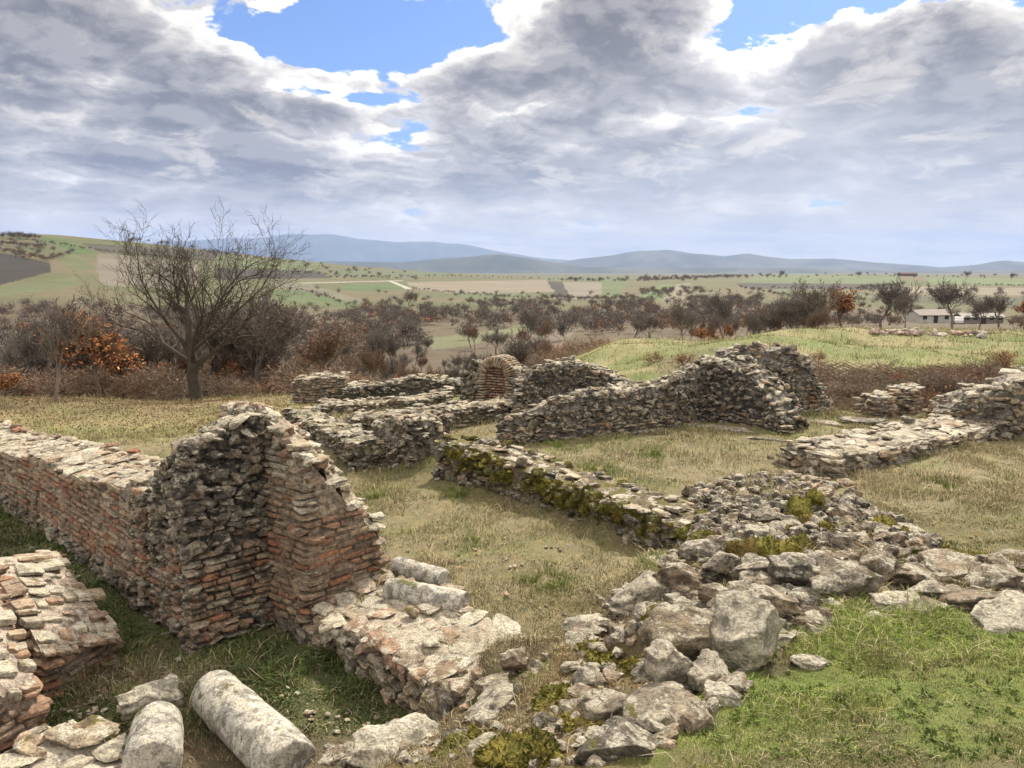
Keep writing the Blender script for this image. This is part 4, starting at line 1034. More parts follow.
# --- moss cushions
def moss_cushion(label, blobs, name='moss_cushion'):
    a = Acc(); c0 = None
    for u, v, z, rx, rz in blobs:
        p = at(u, v, z) if u is not None else np.array(v)
        if c0 is None: c0 = (p[0], p[1], z)
        V, F = T_ROCK[rng.integers(len(T_ROCK))]
        W = V*np.array([rx, rx*.8, rz])@rotz(rng.uniform(0, 6))+np.array([p[0], p[1], z-rz*.4]); W = W+.02*fbm(W*14, 3, 5)[:, None]
        a.add(W, F, np.array(MOSS[rng.integers(4)])*1.15)
        # fuzz
        idx = rng.integers(0, len(W), 500); b = W[idx]; nrm = (b-np.array([p[0], p[1], z-rz*.4])); nrm /= np.linalg.norm(nrm, axis=1, keepdims=True)
        tip = b+nrm*.018+rng.normal(size=b.shape)*.008; sd = rng.normal(size=b.shape)*.005
        VV = np.concatenate([b-sd, b+sd, tip]); k = len(b); a.add(VV, [np.stack([np.arange(k), k+np.arange(k), 2*k+np.arange(k)], 1)], np.array(MOSS[rng.integers(3)])*rng.uniform(.8, 1.8))
    o = a.build(name, M_MOSS, origin=c0); return tag(o, label, 'moss', 'moss cushions')
moss_cushion('thick overhanging moss cushion above the crest of the tumbled wall', [(745, 545, .80, .17, .10), (765, 546, .80, .17, .10), (785, 545, .80, .17, .09), (800, 540, .8, .13, .08)])
moss_cushion('bright yellow-green moss patch on the dark rubble heap', [(800, 505, .72, .16, .12), (810, 520, .74, .16, .12), (795, 530, .76, .14, .1), (815, 495, .68, .12, .09)])
moss_cushion('orange-tinged moss patch at the right end of the dark heap', [(828, 528, .76, .10, .07), (882, 522, .66, .14, .06), (900, 530, .66, .12, .05)])
moss_cushion('moss patch at the near end of the mossy wall', [(690, 530, .45, .14, .08), (705, 535, .5, .14, .07), (722, 540, .55, .14, .06)])
mb = []
for s_ in np.linspace(.02, 1, 64):
    k_ = s_*(len(EF)-1); i_ = int(min(k_, len(EF)-2)); f_ = k_-i_; q = EF[i_]*(1-f_)+EF[i_+1]*f_
    if vnoise(np.array([[s_*11, 2., 1.]]), 4)[0] < -.05: continue
    for k in range(2):
        o_ = rng.uniform(-.03, .10); mb.append((None, (q[0]+en[0]*o_, q[1]+en[1]*o_), q[3]-.02-(.20*rng.random() if o_ < .03 else 0), rng.uniform(.035, .085), rng.uniform(.03, .07)))
moss_cushion('long hanging fringe of moss along the top of the mossy wall', mb)
moss_cushion('moss tuft at the foot of the free-standing rubble stub', [(408, 462, .1, .12, .13), (414, 455, .2, .08, .08)])

i_ = 0
for u_, v_, r_, w_ in [(600, 655, .14, 'reddish moss patch at the court edge of the bank'), (565, 700, .16, 'olive moss patch low on the stony bank'), (640, 672, .10, 'moss patch left of the sharp-edged cornered stone'), (540, 765, .14, 'moss patch at the bottom edge of the bank'), (480, 738, .13, 'moss patch beside the leaning mossy slab'), (592, 722, .10, 'moss patch in the middle of the stony bank'), (660, 615, .08, 'moss patch between brown-stained block and big pale boulder'), (905, 560, .12, 'moss patch between the brown slabs at right'), (1000, 570, .14, 'yellow moss patch on the slabs at the right edge'), (950, 556, .12, 'olive moss patch behind the brown slabs')]:
    x_, y_, z_ = cast(u_, v_)
    moss_cushion(w_, [(None, (x_+rng.normal()*r_*.5, y_+rng.normal()*r_*.5), z_+.012, r_*rng.uniform(.5, .9), .022) for _ in range(5)], 'moss_patch')
# ------------------------------------------------------------------ grass
def blades(a, x, y, z, h, w, col, lean=.5, curl=.6):
    n = len(x); ang = rng.uniform(0, 2*math.pi, n); la = rng.uniform(0, 2*math.pi, n); l = np.abs(rng.normal(size=n))*lean*h
    sx = np.cos(ang)*w/2; sy = np.sin(ang)*w/2; dx = np.cos(la)*l; dy = np.sin(la)*l
    P = np.zeros((n, 5, 3))
    P[:, 0] = np.stack([x-sx, y-sy, z-.01], 1); P[:, 1] = np.stack([x+sx, y+sy, z-.01], 1)
    P[:, 2] = np.stack([x+sx*.8+dx*.4, y+sy*.8+dy*.4, z+h*.62], 1); P[:, 3] = np.stack([x-sx*.8+dx*.4, y-sy*.8+dy*.4, z+h*.62], 1)
    P[:, 4] = np.stack([x+dx*(1+curl*.3), y+dy*(1+curl*.3), z+h*(1-curl*rng.random(n)*.5)], 1)
    b = np.arange(n)[:, None]*5
    a.add(P.reshape(-1, 3), [b+np.array([[0, 1, 2, 3]]), b+np.array([[3, 2, 4]])], np.repeat(col, 5, axis=0))
def lerpc(c1, c2, t): return np.array(c1)*(1-t[:, None])+np.array(c2)*t[:, None]
def field(name, poly_uvz, n, hr, wr, cols, clump=.6, gseed=1, lean=.6, zfilter=None):
    """poly: plan polygon"""
    poly = np.array(poly_uvz); x = rng.uniform(poly[:, 0].min(), poly[:, 0].max(), n*3); y = rng.uniform(poly[:, 1].min(), poly[:, 1].max(), n*3)
    k = inpoly(x, y, [tuple(p) for p in poly]); x = x[k]; y = y[k]
    d = fbm2(x*2.2, y*2.2, 4, gseed); keep = rng.random(len(x)) < np.clip(.55+clump*d, .08, 1); x = x[keep][:n]; y = y[keep][:n]
    z = ground(x, y)
    t = sstep(fbm2(x*1.1+7, y*1.1, 4, gseed+3)+rng.normal(size=len(x))*.25, -.5, .5)
    c = lerpc(cols[0], cols[1], t); dead = rng.random(len(x)) < cols[3]; c[dead] = np.array(cols[2])
    c = c*rng.uniform(.6, 1.45, (len(x), 1))
    hh = rng.uniform(*hr, len(x))*(1+.6*fbm2(x*1.7, y*1.7, 3, gseed+9)); hh = np.maximum(hh, .008)
    a = Acc(); blades(a, x, y, z, hh, rng.uniform(*wr, len(x)), c, lean); o = a.build(name, M_GRASS, smooth=False)
    return tag(o, kind='stuff')
STRAW = (.36, .30, .19); GRN = (.10, .155, .03); GRN2 = (.16, .20, .055); OLV = (.17, .165, .075); DKG = (.045, .08, .02)
def sward(name, n, ulo, uhi, rlo, rhi, size, seed, cmul=1.0):
    r = np.exp(rng.uniform(math.log(rlo), math.log(rhi), n)); u = rng.uniform(ulo, uhi, n); a_ = np.arctan((u-512)/FPX); x = r*np.sin(a_); y = r*np.cos(a_)
    d = fbm2(x*2.4, y*2.4, 4, seed); k = rng.random(n) < np.clip(.68+.9*d, .22, 1); x, y, r = x[k], y[k], r[k]; n = len(x)
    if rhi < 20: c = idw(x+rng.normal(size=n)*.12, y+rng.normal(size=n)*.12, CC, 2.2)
    else:
        g = sstep(fbm2(x*.5, y*.5, 4, 33), -.5, .5)[:, None]; c = np.array((.26, .235, .13))*(1-g)+np.array((.165, .185, .07))*g; b_ = sstep(fbm2(x*.35, y*.6, 4, 71), .15, .5)[:, None]*.75; c = c*(1-b_)+np.array((.17, .125, .08))*b_
    green = (c[:, 1]-c[:, 0]*.9 > .02); trench = c.max(1) < .12
    t = sstep(fbm2(x*1.3+7, y*1.3, 4, seed+3)+rng.normal(size=n)*.3, -.2, .7)[:, None]
    c = c*(1-.62*t)+np.array((.125, .17, .045))*.62*t
    br = (sstep(fbm2(x*3.1+3, y*3.1, 4, seed+21), .15, .75)*~trench*.55)[:, None]; c = c*(1-br)+np.array((.19, .14, .09))*br
    gp = (sstep(fbm2(x*1.6+31, y*1.6, 3, seed+27), .35, .8)*~trench*.7)[:, None]; c = c*(1-gp)+np.array((.15, .20, .04))*gp
    dead = rng.random(n) < np.where(trench, .14, np.where(green, .26, .42)); c[dead] = np.array(STRAW)*np.where(trench[dead], .6, 1.0)[:, None]
    c = c*rng.uniform(.65, 1.6, (n, 1))*cmul
    sc = size*r; h = sc*rng.uniform(.3, 1.0, n)*(1+1.1*fbm2(x*2.6, y*2.6, 4, seed+9))*np.where(rng.random(n) < .05, 1.9, 1); h = np.maximum(h, .006)
    w = sc*np.where(trench, .22, .10)*rng.uniform(.6, 1.3, n)
    z = ground(x, y); a = Acc(); blades(a, x, y, z, h, w, c, 1.1); tag(a.build(name, M_GRASS, smooth=False), kind='stuff')
sward('grass', 820000, -500, 1700, 1.9, 7.5, .0085, 1)
sward('grass', 380000, -320, 1500, 7.5, 18, .0062, 2)
sward('grass', 210000, -150, 1300, 18, 60, .0042, 3)
# bright tufts
def tufts(spots, name='grass_tuft'):
    for (u, v, r, n, lb) in spots:
        x0, y0, z0 = cast(u, v); a = Acc(); ang = rng.uniform(0, 6.28, n); rr = r*.75*np.abs(rng.normal(size=n)); x = x0+rr*np.cos(ang); y = y0+rr*np.sin(ang); kk = fbm2(x*6+u, y*6, 3, 4) > -.1; x = x[kk]; y = y[kk]; n = len(x)
        z = ground(x, y); c = lerpc((.15, .20, .045), (.24, .27, .09), rng.random(n)); blades(a, x, y, z, rng.uniform(.03, .09, n), rng.uniform(.005, .009, n), c, .5)
        o = a.build(name, M_GRASS, smooth=False, origin=(x0, y0, z0)); tag(o, lb, 'grass tuft', 'bright grass tufts')
tufts([(545, 585, .28, 1600, 'largest bright green tuft in the middle of the dry court'), (460, 497, .35, 900, 'bright tuft near the far end of the court, leftmost'), (375, 499, .3, 700, 'bright tuft at the far end of the court by the tall pier'), (470, 545, .2, 500, 'small bright tuft left of centre in the court'), (600, 470, .4, 900, 'bright tuft in the second room behind the mossy wall'), (655, 456, .5, 1200, 'wide bright patch in the middle of the second room'), (560, 448, .6, 1200, 'bright strip of grass along the foot of the long far wall'), (940, 487, .2, 500, 'bright tuft in the dry field at right')])

def rosettes():
    a = Acc()
    for ulo, uhi, vlo, vhi, n, cl in ((700, 1020, 620, 765, 420, ((.10, .15, .04), (.19, .23, .07))), (60, 420, 540, 740, 110, ((.06, .10, .04), (.13, .17, .06))), (400, 640, 480, 640, 90, ((.12, .15, .05), (.20, .21, .09))), (540, 760, 440, 490, 60, ((.12, .15, .05), (.22, .22, .10))), (880, 1020, 470, 540, 50, ((.12, .14, .06), (.2, .2, .09)))):
        for i in range(n):
            x0, y0, z0 = cast(rng.uniform(ulo, uhi), rng.uniform(vlo, vhi)); k = rng.integers(7, 16); R = rng.uniform(.010, .032)
            x = x0+rng.normal(size=k)*R*.35; y = y0+rng.normal(size=k)*R*.35
            blades(a, x, y, np.full(k, z0+.004), rng.uniform(.3, .7, k)*R, np.full(k, R*.32), lerpc(cl[0], cl[1], rng.random(k)), 2.2, .2)
    tag(a.build('weeds', M_GRASS, smooth=False), kind='stuff')
rosettes()
# dry stems and debris
def stems(name, cells, lb=None):
    a = Acc()
    for poly, n, L in cells:
        p = np.array(poly)
        for i in range(n):
            while True:
                u = rng.uniform(p[:, 0].min(), p[:, 0].max()); v = rng.uniform(p[:, 1].min(), p[:, 1].max())
                if inpoly(np.array([u]), np.array([v]), poly)[0]: break
            x, y, z = cast(u, v); l = L*rng.uniform(.4, 1.2); an = rng.uniform(0, 6.28); el = rng.uniform(0, .5); w = .0010+.0005*y/4
            q = np.array([x, y, z+.012]); d = np.array([math.cos(an)*math.cos(el), math.sin(an)*math.cos(el), math.sin(el)]); e = q+d*l; mid = (q+e)/2+np.array([0, 0, .15*l])+rng.normal(size=3)*.1*l
            s = np.array([-d[1], d[0], .3])*w
            a.add(np.array([q-s, q+s, mid+s, mid-s, e+s*.5, e-s*.5]), [np.array([[0, 1, 2, 3], [3, 2, 4, 5]])], np.array((.46, .40, .29))*rng.uniform(.6, 1.2))
    o = a.build(name, M_GRASS, smooth=False); tag(o, kind='stuff')
stems('dry_stems', [([(700, 680), (1020, 600), (1024, 768), (690, 768)], 70, .05), ([(400, 480), (640, 540), (600, 600), (420, 560)], 260, .10), ([(440, 700), (640, 700), (640, 768), (440, 768)], 50, .15), ([(200, 650), (420, 720), (400, 760), (130, 700)], 120, .09), ([(860, 490), (1020, 470), (1020, 540), (900, 530)], 200, .14), ([(520, 450), (760, 440), (740, 480), (600, 490)], 180, .14)])
def debris(polys, size, pal, name='gravel'):
    a = Acc()
    for poly, n in polys:
        p = np.array(poly)
        for i in range(n):
            while True:
                u = rng.uniform(p[:, 0].min(), p[:, 0].max()); v = rng.uniform(p[:, 1].min(), p[:, 1].max())
                if inpoly(np.array([u]), np.array([v]), poly)[0]: break
            x, y, z = cast(u, v); s = rng.uniform(*size)
            stone(a, T_STONE, np.array([x, y, z+s*.4]), np.array([s, s*.8, s*.5]), rng.uniform(0, 6), .2, pick(pal))
    tag(a.build(name, M_CAP), kind='stuff')
debris([([(20, 510), (110, 560), (90, 590), (10, 545)], 90), ([(190, 645), (230, 680), (180, 700), (130, 700)], 60), ([(30, 700), (110, 690), (110, 740), (40, 740)], 50), ([(230, 650), (420, 740), (330, 745)], 40), ([(400, 490), (620, 560), (560, 640), (430, 560)], 50)], (.008, .03), BRICKPALE+PALE+BRICK[:2])

# ------------------------------------------------------------------ trees
def grow(seed, height, trunk_h, r0, levels, spread, nb, upc=.15, twig_r=.006, first=None, wig=.12):
    """skeleton of a bare tree: list of (p0, p1, r0, r1, level)"""
    g = np.random.default_rng(seed); segs = []
    def branch(p, d, L, r, lev):
        n = max(2, int(4+2*(lev == 0)) if lev < 3 else 3); step = L/n; pts = [p]; rr = [r]
        rend = r*(.62 if lev == 0 else .35)
        for i in range(n):
            d = d+g.normal(size=3)*wig*(1+.4*lev)+np.array([0, 0, upc*(lev > 0)]); d /= np.linalg.norm(d)
            q = pts[-1]+d*step; segs.append((pts[-1], q, rr[-1], r+(rend-r)*(i+1)/n, lev)); pts.append(q); rr.append(r+(rend-r)*(i+1)/n)
        if lev >= levels: return
        k = nb[lev]
        for i in range(k):
            t = (.35+.65*(i+g.random())/k) if lev > 0 else (.62+.38*(i+1)/k)
            j = min(int(t*n), n-1); pp = pts[j]+(pts[j+1]-pts[j])*(t*n-j) if j < n else pts[-1]
            ax = g.normal(size=3); ax -= ax@d*d
            if lev == 0:
                a = 2*math.pi*(i*.382+g.random()*.15); ax = np.array([math.cos(a), math.sin(a), 0])
            ax /= np.linalg.norm(ax); sp = spread[lev]*g.uniform(.6, 1.25)
            nd = d*math.cos(sp)+ax*math.sin(sp); nd /= np.linalg.norm(nd)
            branch(pp, nd, L*g.uniform(.55, .85)*(first if (lev == 0 and first) else 1)*(1-.25*t if lev else 1), max(rr[j]*g.uniform(.45, .7), twig_r), lev+1)
        branch(pts[-1], d, L*.6*(first*.9 if (lev == 0 and first) else 1), max(rr[-1]*.9, twig_r), lev+1)
    branch(np.zeros(3), np.array([0, 0, 1.]), trunk_h, r0, 0)
    top = max(s[1][2] for s in segs); f = height/top
    return [(a*f, b*f, ra, rb, l) for a, b, ra, rb, l in segs]
def tubes(segs, col, sides=lambda l: 8 if l == 0 else (6 if l == 1 else (4 if l == 2 else 3)), colj=.1):
    a = Acc()
    for p, q, ra, rb, l in segs:
        d = q-p; L = np.linalg.norm(d); d = d/(L+1e-9); u_ = np.cross(d, [0, 0, 1.] if abs(d[2]) < .9 else [1., 0, 0]); u_ /= np.linalg.norm(u_); w_ = np.cross(d, u_)
        k = sides(l); an = np.arange(k)*2*math.pi/k; cs = np.cos(an)[:, None]*u_+np.sin(an)[:, None]*w_
        V = np.concatenate([p-d*ra*.2+cs*ra, q+d*rb*.2+cs*rb]); j = np.arange(k); j2 = (j+1) % k
        a.add(V, [np.stack([j, j2, k+j2, k+j], 1)], np.array(col)*(1+rng.normal()*colj))
    return a
def ribbons(segs, w, col, rg):
    P = np.array([s[0] for s in segs]); Q = np.array([s[1] for s in segs]); ra = np.array([max(s[2], w) for s in segs])[:, None]; rb = np.array([max(s[3], w*.6) for s in segs])[:, None]
    n = len(P); sd = rg.normal(size=(n, 3)); d = Q-P; sd -= (sd*d).sum(1, keepdims=True)/((d*d).sum(1, keepdims=True)+1e-9)*d; sd /= np.linalg.norm(sd, axis=1, keepdims=True)
    V = np.stack([P-sd*ra, P+sd*ra, Q+sd*rb, Q-sd*rb], 1).reshape(-1, 3)
    C = np.repeat(np.array(col)*rg.uniform(.7, 1.35, (n, 1)), 4, axis=0)
    return V, [np.arange(n)[:, None]*4+np.arange(4)], C
def leaves(pts, n, size, cols, jit, rg):
    i = rg.integers(0, len(pts), n); c = pts[i]+rg.normal(size=(n, 3))*jit
    a_ = rg.normal(size=(n, 3)); a_ /= np.linalg.norm(a_, axis=1, keepdims=True); b_ = np.cross(a_, rg.normal(size=(n, 3))); b_ /= np.linalg.norm(b_, axis=1, keepdims=True)
    s = size*rg.uniform(.5, 1.3, (n, 1)); V = np.stack([c-a_*s, c+b_*s*.6, c+a_*s, c-b_*s*.6], 1).reshape(-1, 3)
    cc = np.array(cols)[rg.integers(0, len(cols), n)]*rg.uniform(.7, 1.3, (n, 1))
    return V, [np.arange(n)[:, None]*4+np.arange(4)], np.repeat(cc, 4, axis=0)

# big bare oak
TREE_SEED = 5
def big_tree():
    y = 27.0; x = (198-512)/FPX*27.4; z = gz(x, y)-.05
    root = empty('bare_tree', (x, y, z), 'big leafless spreading tree standing alone behind the left brick wall', 'tree')
    segs = grow(TREE_SEED, 7.3, 1.7, .24, 5, [.80, .55, .6, .7, .75], [7, 5, 4, 4, 2], upc=.075, twig_r=.006, first=1.9, wig=.12)
    bark = (.075, .062, .05)
    t = [s for s in segs if s[4] == 0]; l = [s for s in segs if s[4] in (1, 2)]; c = [s for s in segs if s[4] > 2]
    for ss, nm in ((t, 'trunk'), (l, 'limbs'), (c, 'crown')):
        a = tubes(ss, bark); V = np.concatenate(a.V)*np.array([1.06, 1.06, 1.0])
        V = V+np.array([x, y, z]); add_child(nm, V, a.polys(), M_BARK if nm != 'crown' else M_TWIG, root, np.concatenate(a.C))
big_tree()

def tree_mesh(seed, height, kind, w=.02, levels=4, col=(.10, .08, .068)):
    g = np.random.default_rng(seed)
    if kind == 'shrub': segs = grow(seed, height, height*.12, .05, 3, [1.0, .7, .6], [9, 7, 5], upc=.06, twig_r=.006, first=5, wig=.18)
    else: segs = grow(seed, height, height*.28, height*.022, levels, [.6, .6, .6, .6], [6, 6, 5, 4][:levels]+[2], upc=.16, twig_r=.006, first=1.5, wig=.12)
    return segs, g
LIB = {}
def lib_tree(key, seed, height, kind, w, col, leafn=0, leafc=None, lsize=.07, levels=3):
    segs, g = tree_mesh(seed, height, kind, w, levels, col)
    tr = [s for s in segs if s[4] <= (0 if kind != 'shrub' else -1)]; cr = [s for s in segs if s[4] > (0 if kind != 'shrub' else -1)]
    V, F, C = ribbons(cr, w, col, g)
    if leafn:
        pts = np.array([s[1] for s in cr if s[4] >= 2]); V2, F2, C2 = leaves(pts, leafn, lsize, leafc, .18, g)
        F = F+[F2[0]+len(V)]; F = [np.concatenate(F)]; V = np.concatenate([V, V2]); C = np.concatenate([C, C2])
    crown = (V, F, C)
    trunk = None
    if tr:
        a = tubes(tr, col); trunk = (np.concatenate(a.V), a.polys(), np.concatenate(a.C))
    LIB[key] = dict(crown=crown, trunk=trunk, h=height, me=None)
GREYB = (.175, .145, .125); BRN = (.19, .135, .10); RUST = [(.40, .175, .07), (.46, .22, .10), (.33, .14, .06), (.50, .27, .13)]
for i in range(5): lib_tree('bare%d' % i, 100+i, 6.0, 'tree', .022, GREYB if i % 2 else (.145, .125, .11), levels=4)
for i in range(3): lib_tree('brown%d' % i, 120+i, 5.0, 'tree', .022, BRN, 350, [(.26, .13, .07), (.22, .13, .09)], .09, levels=4)
for i in range(3): lib_tree('rust%d' % i, 140+i, 4.5, 'tree', .02, (.12, .09, .07), 1900, RUST, .095, levels=4)
for i in range(4): lib_tree('shrub%d' % i, 160+i, 2.0, 'shrub', .012, [(.20, .155, .125), (.22, .145, .105), (.18, .145, .115), (.24, .18, .13)][i], 60, [(.26, .14, .08)], .06)
for i in range(2): lib_tree('rshrub%d' % i, 180+i, 1.8, 'shrub', .010, (.13, .09, .07), 500, RUST, .05)

def place_tree(key, name, x, y, h, label, group=None, cat='tree', rz=None, z=None, wide=1.0, parts=True):
    L = LIB[key]; z = gz(x, y)-.05 if z is None else z
    if L['me'] is None:
        L['me'] = {}
        for part in ('crown', 'trunk'):
            if L[part] is not None:
                o = mesh_obj(part, L[part][0], L[part][1], M_LEAF if 'r' == key[0] else M_TWIG, cols=L[part][2]); L['me'][part] = o.data; bpy.data.objects.remove(o)
    s = h/L['h']; rz = rng.uniform(0, 6.28) if rz is None else rz
    if L['trunk'] is None:
        o = bpy.data.objects.new(name, L['me']['crown']); COL.objects.link(o)
        o.location = (x, y, z); o.rotation_euler = (0, 0, rz); o.scale = (s*wide, s*wide, s); return tag(o, label, cat, group)
    r = bpy.data.objects.new(name, None); COL.objects.link(r); r.location = (x, y, z); r.rotation_euler = (0, 0, rz); r.scale = (s*wide, s*wide, s); tag(r, label, cat, group)
    for part in ('trunk', 'crown'):
        c = bpy.data.objects.new(part, L['me'][part]); COL.objects.link(c); c.parent = r
    return r
def px_tree(key, name, u, v, h_px, r, label, **k):
    """tree whose foot is at distance r in the direction of column u"""
    d = ray(u, v); n = math.hypot(d[0], d[1]); x, y = d[0]/n*r, d[1]/n*r
    z = gz(x, y); f = y*CP-(z-H)*SP
    return place_tree(key, name, x, y, h_px*f/FPX, label, **k)

px_tree('rust0', 'oak_sapling', 98, 402, 98, 31, 'young oak holding orange-brown leaves left of the big bare tree', wide=1.15)
px_tree('rust1', 'oak_sapling', 126, 400, 60, 34, 'lower orange-leaved oak right behind the young orange oak', wide=1.3)
px_tree('bare1', 'bare_tree', 56, 411, 110, 26, 'slim bare tree at far left with thin grey trunk', wide=.75)
px_tree('bare2', 'bare_tree', 22, 405, 100, 38, 'bare grey tree near the left edge behind the slim one', wide=.8)
px_tree('rust2', 'oak_sapling', 5, 415, 30, 28, 'small rusty-leaved bush at the left edge', wide=1.3)
px_tree('rust2', 'oak_sapling', 235, 392, 42, 44, 'orange-leaved bush right of the big bare tree trunk', wide=1.3)
px_tree('rust0', 'oak_sapling', 268, 378, 34, 60, 'rust coloured bush far behind right of the big bare tree', wide=1.3)
px_tree('rust1', 'oak_tree', 842, 329, 45, 105, 'round oak with rusty brown leaves in the tree row on the right', wide=1.35)
px_tree('rust2', 'oak_tree', 700, 340, 22, 75, 'low orange-brown oak before the valley woods right of centre', wide=1.6)
px_tree('rust0', 'oak_tree', 718, 342, 16, 72, 'small orange bush touching the low orange-brown oak', wide=1.8)
px_tree('bare0', 'bare_tree', 880, 329, 55, 100, 'broad dark bare tree right of the rusty round oak', wide=1.25)
px_tree('bare3', 'bare_tree', 905, 331, 42, 95, 'smaller bare tree at the right flank of the broad dark one', wide=.9)
px_tree('bare4', 'bare_tree', 952, 331, 55, 98, 'open-crowned bare tree between the two farm sheds', wide=1.15)
px_tree('bare1', 'bare_tree', 1000, 330, 40, 110, 'dark bushy bare tree right of the farm sheds', wide=1.4)
px_tree('rust1', 'oak_tree', 1026, 328, 38, 108, 'rusty oak cut by the right edge', wide=1.1)
px_tree('bare2', 'bare_tree', 725, 334, 58, 85, 'bare tree rising above the woods left of the grassy mound', wide=1.0)
px_tree('bare3', 'bare_tree', 768, 334, 30, 90, 'bare tree behind the left shoulder of the grassy mound', wide=1.1)
px_tree('bare4', 'bare_tree', 800, 332, 28, 95, 'bare tree left of the rusty round oak', wide=1.3)
for u, h_, r, lb in [(409, 22, 260, 'lone dark tree on the field edge left of centre'), (780, 9, 900, 'lone tree on the far green ridge'), (858, 7, 900, 'tiny tree on the far ridge right of the lone one'), (965, 10, 800, 'tiny branching tree on the far right ridge'), (1010, 8, 800, 'tiny tree on the far right horizon')]:
    px_tree('bare3', 'bare_tree', u, 290, h_, r, lb, wide=1.2)

# valley woods: nearest trees as individuals
def vis_spots(n, rlo, rhi, ulo, uhi, ok):
    out = []
    while len(out) < n:
        r = math.exp(rng.uniform(math.log(rlo), math.log(rhi))); u = rng.uniform(ulo, uhi); d = ray(u, 300); m = math.hypot(d[0], d[1]); x, y = d[0]/m*r, d[1]/m*r
        if ok(u, r): out.append((x, y, u, r))
    return out
def dens(u, r):
    n = vnoise(np.array([[u*.012, math.log(r)*3, 3.]]), 5)[0]
    if 425 < u < 545 and 85 < r < 165: return rng.random() < .12
    if u > 560 and r < 62: return False
    if u > 830 and r < 118: return False
    return rng.random() < .55+.45*n
spots = vis_spots(230, 36, 120, -60, 1080, dens)
for x, y, u, r in spots:
    q = rng.random()*.94
    if r < 42 and u > 300: continue
    if q < .55: k = 'bare%d' % rng.integers(5); lb = 'leafless grey tree among the valley woods behind the ruins'; h_ = rng.uniform(2.6, 6.2)
    elif q < .85: k = 'brown%d' % rng.integers(3); lb = 'brownish bare tree with a few dead leaves in the valley woods'; h_ = rng.uniform(2.8, 4.6)
    else: k = 'rust%d' % rng.integers(3); lb = 'rusty orange leafy tree in the valley woods'; h_ = rng.uniform(2.0, 3.6)
    if u > 560: h_ *= .8
    if 380 < u < 560 and r < 90: h_ *= .55
    place_tree(k, 'valley_tree', x, y, h_, lb, group='trees in the valley woods ('+k[:4].rstrip('0123456789')+')', wide=rng.uniform(.6, 1.3))
# shrubs and brambles close behind the ruins
def shrubs(n, rlo, rhi, ulo, uhi, hr, lb, keys, group):
    for x, y, u, r in vis_spots(n, rlo, rhi, ulo, uhi, lambda a, b: True):
        place_tree(keys[rng.integers(len(keys))], 'shrub', x, y, rng.uniform(*hr), lb, group=group, cat='shrub', wide=rng.uniform(1, 1.6))
shrubs(90, 32, 46, -60, 330, (.8, 1.9), 'leafless brown shrub in the scrub behind the left wall', ['shrub0', 'shrub1', 'shrub2', 'shrub3'], 'shrubs behind the left wall')
shrubs(50, 28, 44, 260, 560, (.5, 1.3), 'leafless shrub behind the rear ruins', ['shrub0', 'shrub1', 'shrub3'], 'shrubs behind the rear ruins')
shrubs(60, 17.2, 20.5, 800, 1100, (.3, .65), 'low bramble on the slope under the grassy mound', ['shrub0', 'shrub1', 'shrub2', 'shrub3'], 'brambles under the mound')
shrubs(14, 17.5, 24, 640, 1080, (.3, .6), 'rusty-leaved low bush on the mound slope', ['rshrub0', 'rshrub1'], 'rusty bushes on the mound')
shrubs(22, 40, 70, 540, 620, (.8, 1.8), 'shrub on the slope left of the grassy mound', ['shrub1', 'rshrub0', 'shrub3'], 'shrubs left of the mound')

